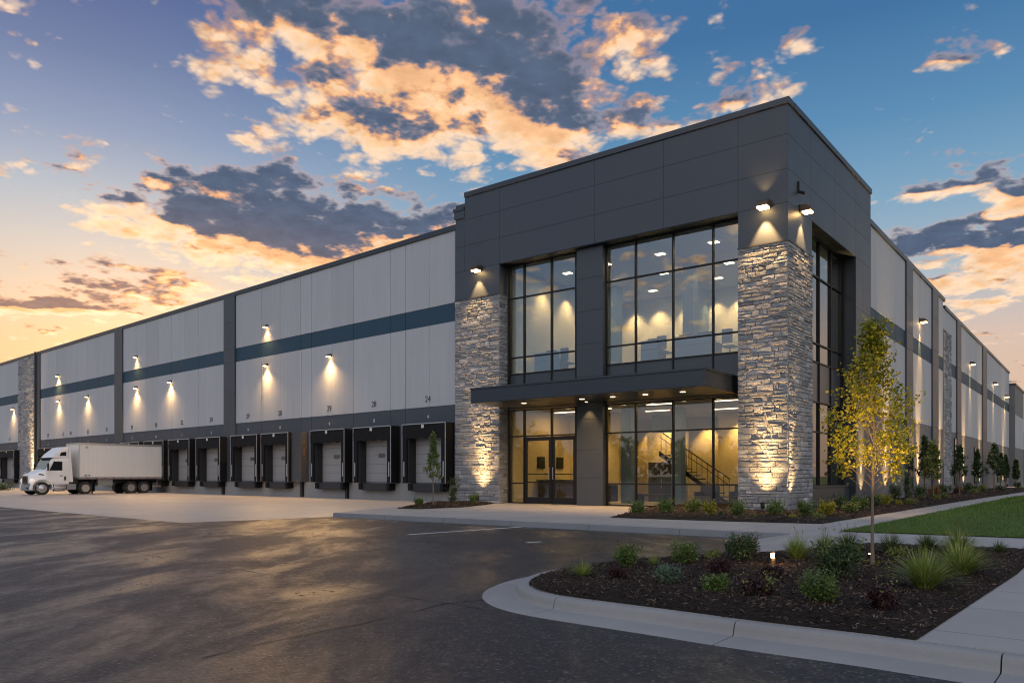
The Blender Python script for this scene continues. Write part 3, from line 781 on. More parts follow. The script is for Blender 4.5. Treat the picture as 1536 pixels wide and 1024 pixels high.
for xa, xb, k in segs:
    a, b = max(WR.u(xa), .02), WR.u(xb); zt = (RZ1 if b < ustep+.6 else RZ2)-.1
    if k == 'p':
        n = max(1, round((b-a)/2.4))
        for nm, z0, z1, mat, o1 in (('upper_wall_panel', RB1, zt, 'light_panel', 0), ('wall_band', RB0+.01, RB1-.01, 'blue_band', -.012), ('lower_wall_panel', RZ0, RB0, 'light_panel', 0), ('lower_wall_band', 0, RZ0-.02, 'side_grey', -.012)):
            m = MB()
            if 'side_grey' not in MATS: simple('side_grey', (.13,.135,.145), .6, 0, .14, .8, .15, 30, .35, fine=.06)
            for i in range(n): m.box(WR, a+(b-a)*i/n+(.012 if i else .014), a+(b-a)*(i+1)/n-(.006 if i < n-1 else .014), -.07, o1, z0, z1)
            m.build(nm, mat, B)
    elif k == 'd':
        m = MB(); zs = [0, 2.4, RZ0, RB0, RB1, 12.2, zt]
        for z0, z1 in zip(zs, zs[1:]): m.box(WR, a+.01, b-.01, -.07, .10, z0+.008, z1-.008)
        m.build('wall_pilaster', 'charcoal_panel', B)
    else:
        m = MB(); m.box(WR, a+.01, b-.01, -.07, .05, 0, 12.1); ps = m.build('stone_pilaster', 'mortar', B)
        stone_face(WR, a+.01, b-.01, 0, 12.08, .05, ps, 21, .16, .4, .4, 1.4)
        m = MB(); m.box(WR, a+.01, b-.01, -.07, 0, 12.12, zt); m.build('upper_wall_panel', 'light_panel', B)
# tall dark windows low on the side wall
for xa, xb, zt in ((1358.5,1366,4.0), (1431,1434.5,4.3), (1461,1467.5,3.9), (1496,1502,3.8), (1506,1509.5,3.8)):
    a, b = WR.u(xa), WR.u(xb); o = .104 if xa < 1360 else .0
    m = MB(); m.box(WR, a, b, o, o+.06, .6, zt); w = m.build('side_window', 'black_frame', B)
    m = MB(); m.box(WR, a+.06, b-.06, o+.055, o+.066, .68, zt-.08); m.build('pane', 'dark_glass', w)
# far end block, a little lower
e0, e1 = WR.u(1513.7), WR.u(1527.5)
m = MB(); m.box(WR, e0+.03, e1, -8, .6, 0, 12.2); eb = m.build('end_block', 'side_grey', B)
m = MB(); m.box(WR, e0-.0, e1+.05, -8, .68, 12.205, 12.5); m.build('parapet_cap', 'cap_metal', eb)
m = MB(); m.box(WR, e0+.1, e1-.1, .6, .62, RZ0, RB0-.3); m.build('lower_wall_panel', 'light_panel', eb)
# side stub at the tower and the roof and rear of the whole block
back1 = WL.P(WLEN, 0, 0)+Vector((WR.d.x, WR.d.y, 0))*70; 
m = MB(); m.prism([tuple(v)[:2] for v in (WL.P(.2,-.4,0), WL.P(WLEN,-.4,0), back1, WR.P(RL-.3,-.4,0), WR.P(.2,-.4,0), par(1,16))], 13.3, 13.4); m.build('warehouse_roof', 'dark_band', B)
m = MB(); m.prism([tuple(v)[:2] for v in (WL.P(WLEN,-.3,0), WL.P(WLEN,-.6,0), back1, back1+Vector((.3,0,0)))], 0, 13.29); m.build('rear_wall', 'dark_band', B)
m = MB(); m.prism([tuple(v)[:2] for v in (WR.P(RL-.2,-.6,0), WR.P(RL-.5,-.6,0), back1, back1+Vector((.3,.3,0)))], 0, 13.29); m.build('rear_wall', 'dark_band', B)

# ------------------------------------------------------------------ WALL LIGHTS
def wall_light(F, px, py, label, group, power=60, size=.34, aim=(.10, 4.), off=0., cone=70, up=0, blend=.55, flood=0):
    u = F.u(px, off+.25); z = F.z(px, py, off+.25)
    w = size
    t = thing('wall_light', F.P(u, off, z), label, 'wall light', group)
    m = MB(); m.side(F.__class__(F.P(u-w/2, 0, 0), F.n, F.d), [(off+.03,z+w*.42),(off+.03,z-w*.20),(off+.05+w*.95,z-w*.20),(off+.05+w*.95,z+w*.10),(off+w*.7,z+w*.36)], 0, w)
    m.build('lamp_housing', 'bollard_bronze', t, bevel=.012)
    m = MB(); m.box(F, u-w*.4, u+w*.4, off+.0, off+.028, z-w*.3, z+w*.5); m.build('back_plate', 'charcoal_metal', t)
    m = MB(); m.box(F, u-w*.40, u+w*.40, off+.05+w*.12, off+.05+w*.90, z-w*.34, z-w*.205); m.build('lamp_lens', 'lamp_glow', t)
    q = F.P(u, off+.05+w*.5, z-w*.40)
    lamp('SPOT', 'wall_light_lamp', q, power, WARM, t, F.P(u, off+aim[0], z-aim[1]), .06, cone, blend)
    if flood: lamp('SPOT', 'wall_light_lamp', q, flood, WARM, t, F.P(u, off+5, z-5), .10, 150, .6)
    if up: lamp('SPOT', 'wall_light_lamp', F.P(u, off+.05+w*.5, z+w*.6), up, WARM, t, F.P(u, off+.1, z+3), .05, 80, .8)
    return t
GT = 'lights high on the dark entrance block'
wall_light(TF, 1145, 307, 'square lamp with warm beam on the corner pillar above the front stone face', GT, 2000, .46, (.05,4.), up=110, cone=62)
wall_light(TR, 1211, 314, 'square lamp with warm beam round the corner on the narrow pillar side', GT, 1500, .42, (.05,4.), cone=62)
wall_light(TF, 714, 403, 'square lamp with warm beam above the stone pillar beside the docks', GT, 1100, .42, (.05,4.), cone=62)
GL = 'lamps along the loading dock wall'
for px, py, lab in ((396,489,'dock wall lamp above the blue band, in the bay closest to the entrance'),
    (396,547,'lower of the paired dock wall lamps in the bay closest to the entrance'),
    (491,533,'dock wall lamp below the blue band, closest of all to the stone entrance pillar'),
    (201,535,'dock wall lamp above the blue band, in the middle bay over the trailer'),
    (201,581,'dock wall lamp under the upper one in the middle bay over the trailer'),
    (252,572,'dock wall lamp in the middle bay, between the trailer lamps and the wide dark pilaster'),
    (84,563,'dock wall lamp above the blue band, in the bay over the truck cab'),
    (85,601,'dock wall lamp under the upper one in the bay over the truck cab'),
    (128,594,'dock wall lamp in the truck cab bay, nearer the entrance than its paired lamps'),
    (17,613,'farthest dock wall lamp, beyond the stone pilaster')):
    wall_light(WL, px, py, lab, GL, 240, .25, (.30, 4.), cone=112, blend=1.0, flood=1900 if py > 540 or px > 450 else 500)
GR = 'lamps along the side wall by the lawn'
for px, py, lab in ((1386,481,'side wall lamp with long beam between the first two dark pilasters'),
    (1460,545,'side wall lamp on the pale panel past the stone pilaster'),
    (1494,575,'side wall lamp on the pale panel past the last dark pilaster'),
    (1511,594,'side wall lamp at the far end of the side wall')):
    wall_light(WR, px, py, lab, GR, 2600, .4, (.10, 6.), cone=36, blend=.7)
# ground uplights
def uplight(p, target, label, power, cone=40, size=.16, low=0):
    p = Vector(p); t = thing('ground_spotlight', p, label, 'spotlight', 'spotlights at the foot of the walls')
    d = (Vector(target)-p).normalized()
    m = MB(); m.tube([p, p+Vector((0,0,.12*size/.16))], .12*size, 8); m.build('stake', 'black_frame', t)
    k_ = size/.16; c = p+Vector((0,0,.2*k_)); m = MB(); m.lathe(c, d, [(size*.42,-.12*k_),(size*.5,-.02*k_),(size*.55,.12*k_),(size*.48,.121*k_),(size*.45,.09*k_)], 16); m.build('lamp_housing', 'black_frame', t)
    m = MB(); m.lathe(c, d, [(size*.42,.092*k_),(size*.42,.1*k_)], 16); m.build('lamp_lens', 'lamp_glow', t)
    lamp('SPOT', 'ground_spotlight_lamp', c+d*.14*k_, power, WARM, t, target, .03, cone, .95)
    if low: lamp('SPOT', 'ground_spotlight_lamp', c+d*.14*k_, low, WARM, t, Vector(target)-Vector((0,0,1)), .05, 84, .9)
def up_at(F, px, off, lean, label, power, cone=40, h=5., low=0):
    u = F.u(px, off); uplight(F.P(u, off, .03), F.P(u, lean, h), label, power, cone, low=low)
up_at(TF, 1144, .52, .05, 'black spotlight in the mulch at the foot of the corner pillar front', 4200, 34, 6, low=900)
up_at(TR, 1200, .42, .05, 'black spotlight at the foot of the corner pillar side, by the tall side window', 3200, 28, 6, low=560)
up_at(TF, 716, .52, .05, 'black spotlight at the foot of the stone pillar beside the docks', 3800, 34, 6, low=850)
up_at(WL, 38, .9, .05, 'black spotlight at the foot of the distant stone pilaster behind the truck', 12000, 40, 6., low=1500)
for px, lab in ((1302,'side wall spotlight just past the tall corner window'), (1341,'side wall spotlight behind the golden tree crown'),
    (1388,'side wall spotlight behind the first dark small tree'), (1419,'side wall spotlight at the foot of the stone pilaster'),
    (1454,'side wall spotlight just past the third small tree'), (1477,'side wall spotlight between the fourth and fifth small trees'), (1511,'side wall spotlight at the far end of the bed')):
    up_at(WR, px, .42, .05, lab, 14000, 26, 5., low=900)

# ------------------------------------------------------------------ GROUND
def sheet(name, pts, z, mat, kind='structure', label=None, thick=0):
    m = MB()
    if thick: m.prism(pts, z-thick, z)
    else: m.add([(p[0],p[1],z) for p in pts], [tuple(range(len(pts)))])
    o = m.build(name, mat); o['kind'] = kind
    if label: o['label'] = label
    return o
sheet('ground', [(-700,-300),(700,-300),(700,900),(-700,900)], LOT-.06, 'lawn_turf')
sheet('asphalt_lot', [(-130,-40),(60,-40),(60,40),(30,60),(-130,140)], LOT, 'asphalt')
aA = Vector((math.sin(R(TA)), -math.cos(R(TA)))); aB = Vector((TR.d.x, TR.d.y))
S = gp(517,768).to_2d(); E = gp(1185,800).to_2d(); S = E-aA*((E-S).dot(aA))
# island kerb path (inner edge), smoothed
isl = [(1131,831),(1095,832.4),(1050,834),(1006,837),(928,843),(860,851),(824,858),(800,866.5),(793,873),(797,879.5),(812,886.5),(850,894),(920,903),(1019,915.5),(1137,931.6),(1313,951.5),(1412,965)]
path = [gp(x,y).to_2d() for x,y in isl]
fd = (path[-1]-path[-4]).normalized()
path += [path[-1]+fd*1.5, path[-1]+fd*4, path[-1]+fd*9, path[-1]+fd*16]
def smooth_path(p, it=2):
    for _ in range(it):
        q = [p[0]]
        for a, b in zip(p, p[1:]): q += [a*.75+b*.25, a*.25+b*.75]
        q.append(p[-1]); p = q
    return p
sp = smooth_path(path, 2)
def left_n(p, i):
    t = (p[min(i+1,len(p)-1)]-p[max(i-1,0)]).normalized(); return Vector((t.y, -t.x))   # outward (towards the asphalt)
# resample by arc length
def resample(p, step):
    out = [p[0].copy()]; acc = 0
    for a, b in zip(p, p[1:]):
        L = (b-a).length; s = step-acc
        while s <= L:
            out.append(a+(b-a)*(s/L)); s += step
        acc = L-(s-step)
    out.append(p[-1]); return out
sp = resample(sp, .09)
prof = [(-.0,-.12),(0,-.02),(.012,-.004),(.03,.0),(.115,.0),(.14,-.008),(.158,-.03),(.172,-.07),(.188,-.118),(.20,-.128),(.215,-.131),(.60,-.143),(.612,-.152),(.612,-.2)]
# the outward side is away from the bed centre
bedc = gp(1200,880).to_2d()
sgn = 1 if left_n(sp, len(sp)//2).dot(bedc-sp[len(sp)//2]) < 0 else -1
jref = gp(843,893).to_2d(); ji = min(range(len(sp)), key=lambda i: (sp[i]-jref).length)
cuts = [i for i in range(ji-24*8, len(sp), 24) if 0 < i < len(sp)-2]
nose = ji-8
cuts = sorted(set(cuts))
KT = bpy.data.objects.new
m = MB(); bnds = [0]+cuts+[len(sp)-1]
for s0, s1 in zip(bnds, bnds[1:]):
    if s1-s0 < 2: continue
    ring = []
    for i in range(s0, s1+1):
        n_ = left_n(sp, i)*sgn; t_ = Vector((-n_.y, n_.x)); 
        p = sp[i].copy()
        if i == s0 and s0: p += (sp[i+1]-sp[i]).normalized()*.006
        if i == s1 and s1 < len(sp)-1: p -= (sp[i]-sp[i-1]).normalized()*.006
        ring.append([(p.x+n_.x*o, p.y+n_.y*o, z) for o, z in prof])
    k = len(prof); b = len(m.v)
    for r_ in ring: m.v += r_
    for i in range(len(ring)-1):
        for j in range(k-1): m.f.append((b+i*k+j, b+(i+1)*k+j, b+(i+1)*k+j+1, b+i*k+j+1))
    m.f.append(tuple(b+j for j in range(k))); m.f.append(tuple(b+(len(ring)-1)*k+j for j in range(k)))
o = m.build('kerb', 'kerb_concrete', None, smooth=True, angle=40); o['kind'] = 'structure'
m = MB()   # dark ground in the joints
n = len(sp)
for i in range(0, n-1, 3):
    j = min(i+3, n-1); n0, n1 = left_n(sp,i)*sgn, left_n(sp,j)*sgn
    m.add([(*(sp[i]+n0*.01),-.16),(*(sp[i]+n0*.6),-.16),(*(sp[j]+n1*.6),-.16),(*(sp[j]+n1*.01),-.16)], [(0,1,2,3)])
o = m.build('kerb_bedding', 'seam_tar'); o['kind'] = 'structure'
# paved block: plaza, walks (sheet at 0 with an edge)
F1 = path[0]
far = aB*95
inner = [p.copy() for p in sp[::6]]
P_far = gp(1536,734).to_2d()
end_front = inner[-1]
plaza = [S, E, F1] + inner[1:] + [end_front+aB*60, TR.P(95, 8, 0).to_2d(), TR.P(95,-2,0).to_2d(), TR.P(2,-2,0).to_2d(), TF.P(uE+.6,-2,0).to_2d(), WL.P(.6,-.1,0).to_2d()]
wallS = S + (-TF.n)*0
m = MB(); m.prism([(p.x,p.y) for p in plaza], -.145, -.0005)
o = m.build('sidewalk', 'walk_concrete'); o['kind'] = 'structure'
# flush ramp where the kerb drops at the drive
rn = Vector((-(F1-E).y, (F1-E).x)).normalized()
if rn.dot(E-gp(1230,815).to_2d()) < 0: rn = -rn
m = MB(); m.add([(*E,-.004),(*F1,-.004),(*(F1+rn*.7),LOT+.004),(*(E+rn*.7),LOT+.004)], [(0,1,2,3)]); o = m.build('kerb_ramp', 'walk_concrete'); o['kind'] = 'structure'
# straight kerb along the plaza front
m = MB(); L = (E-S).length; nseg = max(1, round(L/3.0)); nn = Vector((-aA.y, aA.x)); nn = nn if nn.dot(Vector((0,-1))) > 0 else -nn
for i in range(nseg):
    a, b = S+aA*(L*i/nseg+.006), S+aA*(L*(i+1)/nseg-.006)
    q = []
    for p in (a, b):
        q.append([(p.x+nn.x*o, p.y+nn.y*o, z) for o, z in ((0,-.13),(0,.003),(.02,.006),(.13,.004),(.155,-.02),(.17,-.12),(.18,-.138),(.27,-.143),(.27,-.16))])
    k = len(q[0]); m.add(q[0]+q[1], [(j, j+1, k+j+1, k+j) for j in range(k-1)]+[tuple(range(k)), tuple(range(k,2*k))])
o = m.build('kerb', 'kerb_shaded', None, smooth=True, angle=40); o['kind'] = 'structure'
# dock apron: level by the wall, falling to the lot at its front edge
c_corner = gp(272,784,LOT).to_2d(); c_left = gp(0,759,LOT).to_2d()
dWL = Vector((WL.d.x, WL.d.y))
depth = (c_corner-WL.o).dot(WL.n)                       # distance of the front edge from the wall
u_cor = (c_corner-WL.o).dot(dWL)
def ap(u, off, z): return WL.P(u, off, z)
m = MB()
uS = (S-WL.o).dot(dWL); offS = (S-WL.o).dot(WL.n)
cols = [(-.2), uS+.0, u_cor, 40, 70, 110]
# wall strip (flat) then falling strip
flat = depth*.55
u_in = uS-7
m.add([ap(u_in,0,-.008), ap(110,0,-.008), ap(110,flat,-.012), ap(u_in,flat,-.012)], [(0,1,2,3)])
m.add([ap(u_cor,flat,-.012), ap(110,flat,-.012), ap(110,depth,LOT+.006), ap(u_cor,depth,LOT+.006)], [(0,1,2,3)])
dirS = (Vector((uS, offS))-Vector((u_cor, depth))); e2 = Vector((uS, offS))+dirS*.25 if False else Vector((uS, offS))
m.add([ap(u_in,flat,-.012), ap(u_cor,flat,-.012), ap(u_cor,depth,LOT+.006), ap(e2.x,e2.y+.12,LOT+.006), *[(*(S+aA*7-nn*.1), LOT+.006)]], [(1,2,3),(0,1,3),(0,3,4)])
o = m.build('apron', 'apron_concrete', fix=False); o['kind'] = 'structure'
bm = bmesh.new(); bm.from_mesh(o.data)
for f in bm.faces:
    if f.normal.z < 0: f.normal_flip()
bm.to_mesh(o.data); bm.free()
# painted lines and tar seams on the asphalt
def strip(name, pts, w, mat, z, wob=0, seed=0):
    r = random.Random(seed); p = [gp(x,y,LOT).to_2d() for x,y in pts]; q = resample(p, .35); m = MB(); vs = []
    for i, a in enumerate(q):
        n_ = left_n(q, i); ww = w*(1+r.uniform(-wob,wob)); j = Vector((r.uniform(-1,1), r.uniform(-1,1)))*wob*.035
        vs += [(*(a+n_*ww/2+j), z), (*(a-n_*ww/2+j), z)]
    m.add(vs, [(2*i,2*i+1,2*i+3,2*i+2) for i in range(len(q)-1)])
    o = m.build(name, mat, fix=False); o['kind'] = 'structure'
    bm = bmesh.new(); bm.from_mesh(o.data)
    for f in bm.faces:
        if f.normal.z < 0: f.normal_flip()
    bm.to_mesh(o.data); bm.free()
strip('road_marking', [(613,801.5),(796,789)], .11, 'line_paint', LOT+.004)
strip('road_marking', [(789,813.5),(812,812.2)], .10, 'line_paint', LOT+.004)
strip('asphalt_seam', [(27,803),(235,834.6),(497,877),(668,904),(722,912)], .032, 'seam_tar', LOT+.004, .9, 1)
strip('asphalt_seam', [(300,985),(460,951),(594,923),(668,904),(724,899)], .022, 'seam_tar', LOT+.004, .9, 2)
strip('asphalt_seam', [(350,793),(480,803),(640,812),(740,818)], .04, 'seam_tar', LOT+.004, .9, 3)
strip('asphalt_seam', [(100,905),(210,885),(330,868)], .02, 'seam_tar', LOT+.004, .95, 4)

# ------------------------------------------------------------------ BEDS AND LAWN
def inside(p, poly):
    c = False; j = len(poly)-1
    for i in range(len(poly)):
        a, b = poly[i], poly[j]
        if (a[1] > p[1]) != (b[1] > p[1]) and p[0] < (b[0]-a[0])*(p[1]-a[1])/(b[1]-a[1])+a[0]: c = not c
        j = i
    return c
def edge_dist(p, poly):
    d = 1e9
    for i in range(len(poly)):
        a, b = Vector(poly[i-1]), Vector(poly[i]); v = b-a; t = max(0, min(1, (Vector(p)-a).dot(v)/max(v.length_squared,1e-9)))
        d = min(d, (a+v*t-Vector(p)).length)
    return d
def hnoise(x, y):
    return (math.sin(x*3.1+y*1.7)+math.sin(x*1.3-y*2.9+1)+math.sin(x*6.3+y*5.1+2)*.5)/2.5
def mulch_z(p, poly, top=.07):
    d = edge_dist(p, poly); return .006+min(1, d/.35)*top+.02*hnoise(p[0],p[1])*min(1,d/.4)
def mulch_bed(name, poly, step, nchips, seed, chip=.06, top=.07):
    poly = [tuple(p) for p in poly]
    bm = bmesh.new(); vs = [bm.verts.new((x,y,0)) for x,y in poly]; f = bm.faces.new(vs)
    bmesh.ops.triangulate(bm, faces=[f])
    for _ in range(9):
        es = [e for e in bm.edges if e.calc_length() > step*1.6]
        if not es: break
        bmesh.ops.subdivide_edges(bm, edges=es, cuts=1, use_grid_fill=False); bmesh.ops.triangulate(bm, faces=bm.faces)
    for v in bm.verts: v.co.z = mulch_z((v.co.x, v.co.y), poly, top) + rnd.uniform(-.002,.006)
    bmesh.ops.recalc_face_normals(bm, faces=bm.faces)
    if sum(f.normal.z for f in bm.faces) < 0: bmesh.ops.reverse_faces(bm, faces=bm.faces)
    me = bpy.data.meshes.new(name); bm.to_mesh(me); bm.free(); me.materials.append(MATS['mulch_soil'])
    o = bpy.data.objects.new(name, me); C.objects.link(o); o['kind'] = 'structure'
    r = random.Random(seed); m = MB(); xs = [p[0] for p in poly]; ys = [p[1] for p in poly]; k = 0
    while k < nchips:
        p = (r.uniform(min(xs),max(xs)), r.uniform(min(ys),max(ys)))
        if not inside(p, poly) or edge_dist(p, poly) < .03*r.random(): continue
        k += 1; z = mulch_z(p, poly, top)+.006+r.uniform(0,.012)
        l = chip*r.uniform(.4,1.3)*.5; w = l*r.uniform(.12,.4); th = r.uniform(0, math.pi); ti = r.gauss(0,.35); rl = r.gauss(0,.5)
        a = Vector((math.cos(th)*math.cos(ti), math.sin(th)*math.cos(ti), math.sin(ti))); b = Vector((-math.sin(th)*math.cos(rl), math.cos(th)*math.cos(rl), math.sin(rl)))
        c = Vector((p[0],p[1],z))
        m.add([c-a*l-b*w, c+a*l-b*w*.6, c+a*l*.95+b*w, c-a*l*.8+b*w*.8, c+a*(l*.1)+b*(w*.2)+Vector((0,0,w*.5))], [(0,1,4),(1,2,4),(2,3,4),(3,0,4)])
    c = m.build('mulch_chips', 'mulch_chip', None, fix=False); c['kind'] = 'stuff'
    return poly
islp = sp[:ji+24*4]
island = [tuple(p) for p in sp if (p-path[-5]).length > 0][:]
kend = min(range(len(sp)), key=lambda i: (sp[i]-gp(1412,965).to_2d()).length)
b1 = [sp[i] for i in range(0, kend+1, 3)]
rw = gp(1412,965).to_2d()
isl_poly = b1 + [rw+aB*((gp(1536,862).to_2d()-rw).dot(aB)), rw+aB*7.6, gp(1536,826.5).to_2d()+Vector((.9,-.65)), gp(1536,826.5).to_2d(), gp(1299,817).to_2d()]
ISL = mulch_bed('planting_bed', isl_poly, .12, 26000, 5, .045)
fb = [gp(914,776).to_2d(), gp(1100,782).to_2d(), gp(1222,785.4).to_2d()]
edge0 = gp(1233,785.4).to_2d()
bed_off = (edge0-TR.o).dot(TR.n)
bedR = [TR.P((edge0-TR.o).dot(TR.d), bed_off, 0).to_2d(), TR.P(20, bed_off, 0).to_2d(), TR.P(62, bed_off+.4, 0).to_2d(), TR.P(66, .05, 0).to_2d(), TR.P(tR3+.5, -.0, 0).to_2d(), TR.P(tR3,.04,0).to_2d(), TR.P(.1,.09,0).to_2d(), TF.P(.0,.09,0).to_2d(), TF.P(uR,.09,0).to_2d(), TF.P(uR+.02,-.5,0).to_2d(), TF.P(TF.u(965),-.5,0).to_2d()]
FB = mulch_bed('planting_bed', fb[:2]+bedR, .5, 9000, 6, .10)
lb = [gp(594,762.6), gp(629,763.3), gp(695,760.5), gp(732,756.5)]
lb = [p.to_2d() for p in lb]+[TF.P(uL+.2,.1,0).to_2d(), TF.P(uE,.1,0).to_2d(), WL.P(.15,1.2,0).to_2d(), gp(637,755).to_2d()]
LB = mulch_bed('planting_bed', lb, .4, 2500, 8, .10)
lw0 = gp(1259,797).to_2d(); lw1 = gp(1536,807).to_2d()
lawn = [lw0, lw1, lw1+(lw1-lw0).normalized()*12, lw1+(lw1-lw0).normalized()*12+aB*75, lw0+aB*62, lw0+aB*20]
o = sheet('lawn', [tuple(p) for p in lawn], .02, 'lawn_turf')
sheet('lawn', [tuple(p) for p in (TR.P(40,bed_off-1.0,0).to_2d(), TR.P(40,bed_off+.03,0).to_2d(), TR.P(90,bed_off+.43,0).to_2d(), TR.P(90,.2,0).to_2d(), TR.P(66.5,.2,0).to_2d(), TR.P(60,bed_off-1,0).to_2d())], .012, 'lawn_turf')
r = random.Random(31); m = MB(); lp = [tuple(p) for p in lawn]; k = 0
while k < 42000:
    d = 38*r.random()**1.8; s_ = r.uniform(-.02, 9); p = lw0+aB*d+(lw1-lw0).normalized()*s_
    if not inside(p, lp): continue
    k += 1; h = r.uniform(.03,.075)*(1+d*.02); th = r.uniform(0,6.28); w = .005+.0006*d; a = Vector((math.cos(th),math.sin(th),0))*w; ln = Vector((r.gauss(0,.02),r.gauss(0,.02),h))
    c = Vector((p.x,p.y,.015)); m.add([c-a, c+a, c+ln], [(0,1,2)])
o = m.build('grass', 'lawn_blade', None, fix=False); tag(o, kind='stuff')

# ------------------------------------------------------------------ PLANTS
def leaf(m, c, size, r, up=.3, aspect=.5):
    n = Vector((r.gauss(0,1), r.gauss(0,1), r.gauss(up,1))).normalized(); a = n.orthogonal().normalized()
    th = r.uniform(0,6.28); b = n.cross(a); d = a*math.cos(th)+b*math.sin(th); w = n.cross(d)*(size*aspect*.5); d *= size
    m.add([c, c+d*.45+w+n*size*.06, c+d, c+d*.45-w+n*size*.06], [(0,1,2),(0,2,3)])
def bush(name, p, w, h, mat, label, cat, seed, n=700, ls=.05, group=None, form='round', sprig=0, sprig_mat=None):
    r = random.Random(seed); p = Vector(p); m = MB(); lobes = []
    for k in range(9):
        th = r.uniform(0,6.28); rr = (r.random()**.5)*w*.30; zz = r.uniform(.3,.72)*h
        if form == 'cone': zz = r.uniform(.15,.85)*h; rr *= (1-zz/h)
        lobes.append((Vector((rr*math.cos(th), rr*math.sin(th), zz)), w*r.uniform(.16,.26)*(1 if form == 'round' else max(.35,1.15-zz/h))))
    if form == 'round': lobes.append((Vector((0,0,h*.42)), w*.34))
    for k in range(n):
        c, rad = r.choice(lobes)
        v = Vector((r.gauss(0,1), r.gauss(0,1), r.gauss(0,.9))).normalized()*rad*(r.random()**.35)
        q = p+c+v; q.z = max(q.z, p.z+.02)
        leaf(m, q, ls*r.uniform(.6,1.25), r)
    for k in range(int(n*.05)):     # loose shoots past the outline
        th = r.uniform(0,6.28); e = p+Vector((math.cos(th)*w*.5*r.uniform(.3,1.05), math.sin(th)*w*.5*r.uniform(.3,1.05), h*r.uniform(.6,1.08)))
        for j in range(4): leaf(m, e+Vector((r.gauss(0,.02),r.gauss(0,.02),-.03*j)), ls*.8, r)
    fo = None
    t = thing(name, p, label, cat, group)
    m.build('foliage', mat, t, fix=False)
    s = MB()
    for k in range(7):
        th = r.uniform(0,6.28); e = p+Vector((math.cos(th)*w*.3, math.sin(th)*w*.3, h*.6)); s.tube([p+Vector((0,0,-.03)), (p+e)*.5+Vector((0,0,h*.05)), e], [.008,.006,.003], 5)
    s.build('stem', 'bark', t)
    if sprig:
        m = MB()
        for k in range(sprig):
            th = r.uniform(0,6.28); e = p+Vector((math.cos(th)*w*.4, math.sin(th)*w*.4, h*r.uniform(.6,1.1)))
            for j in range(9): leaf(m, e+Vector((r.gauss(0,.03),r.gauss(0,.03),r.gauss(0,.05))), ls*.9, r)
        m.build('shoot_leaves', sprig_mat, t, fix=False)
    return t
def grass(p, w, h, mat, label, seed, n=260, bw=.011, group=None, plume=0):
    r = random.Random(seed); p = Vector(p); m = MB()
    for k in range(n):
        th = r.uniform(0,6.28); out = (r.random()**.55)*w*.5; L = h*r.uniform(.55,1.12); r0 = w*.07*r.random()
        st = p+Vector((math.cos(th)*r0, math.sin(th)*r0, -.01)); dirx = Vector((math.cos(th+r.gauss(0,.3)), math.sin(th+r.gauss(0,.3)), 0)); sd = Vector((-dirx.y,dirx.x,0))
        droop = (out/(w*.5))**2*.62; vs = []
        for i in range(5):
            s = i/4; q = st+dirx*(out*s**1.4)+Vector((0,0,L*(s-droop*s*s*.9))); ww = bw*(1-s**1.5)*.5+.0004
            vs += [q-sd*ww, q+sd*ww]
        m.add(vs, [(2*i,2*i+1,2*i+3,2*i+2) for i in range(4)])
    t = thing('ornamental_grass', p, label, 'grass clump', group)
    m.build('blades', mat, t, fix=False)
    if plume:
        m = MB()
        for k in range(plume):
            th = r.uniform(0,6.28); o = w*.3*r.random(); e = p+Vector((math.cos(th)*o, math.sin(th)*o, h*r.uniform(.95,1.25)))
            m.tube([p+Vector((0,0,.02)), e], [.003,.0015], 4)
            for j in range(7): leaf(m, e+Vector((r.gauss(0,.004),r.gauss(0,.004),-.012*j)), .022, r, aspect=.4)
        m.build('seed_stalks', 'blade_dry', t, fix=False)
    return t
def at_isl(px, py): return gp(px, py, .03)
def pxw(p, n): return n*p.y/F_PX
GI = 'plants in the mulched island bed'
def isl_bush(px, py, top, w, mat, label, seed, n=700, ls=.045, **k):
    p = at_isl(px, py); return bush('shrub', p, pxw(p,w)*1.2, pxw(p,py-top)*1.12, mat, label, 'shrub', seed, int(n*2.4), ls*.95, GI, **k)
def isl_grass(px, py, top, w, mat, label, seed, n=260, **k):
    p = at_isl(px, py); return grass(p, pxw(p,w)*1.75, pxw(p,py-top)*1.1, mat, label, seed, int(n*1.3), group=GI, **k)
isl_grass(874, 868, 838, 30, 'blade_bright', 'small grass tuft with dry tips at the rounded nose of the island bed', 1, 150, bw=.011, plume=5)
isl_bush(928, 874, 849, 26, 'leaf_red', 'small maroon shrub by the kerb nose, in front of a leafy green shrub', 2, 420, .04)
isl_bush(941, 853, 821, 36, 'leaf_green', 'green shrub at the back kerb, closest to the rounded nose', 3, 700, .05, sprig=5, sprig_mat='leaf_rust')
isl_grass(981, 850, 829, 20, 'blade_bright', 'tiny grass tuft between two green shrubs along the back kerb', 4, 90)
isl_bush(1001, 879, 850, 37, 'leaf_blue', 'grey-green shrub alone in the open mulch near the front kerb nose', 5, 800, .04)
isl_bush(1026, 849, 816, 36, 'leaf_green', 'green shrub at the back kerb with yellowish shoot tips, second from the nose', 6, 700, .05, sprig=6, sprig_mat='leaf_olive')
isl_bush(1069, 841, 826, 24, 'leaf_olive', 'low olive shrub at the back kerb behind a maroon shrub', 7, 300, .045)
isl_bush(1078, 866, 838, 35, 'leaf_red', 'wide maroon shrub in mid bed directly behind a round green one', 8, 600, .045, sprig=3, sprig_mat='leaf_olive')
isl_bush(1074, 890, 864, 37, 'leaf_green', 'round green shrub in the mulch in front of the wide maroon shrub', 9, 800, .04)
isl_bush(1113, 843, 806, 44, 'leaf_dark', 'tall dark green shrub where the back kerb meets the walk', 10, 900, .055, sprig=4, sprig_mat='leaf_rust')
isl_bush(1158, 873, 846, 29, 'leaf_red', 'dark maroon shrub directly in front of the lit path bollard', 11, 480, .04)
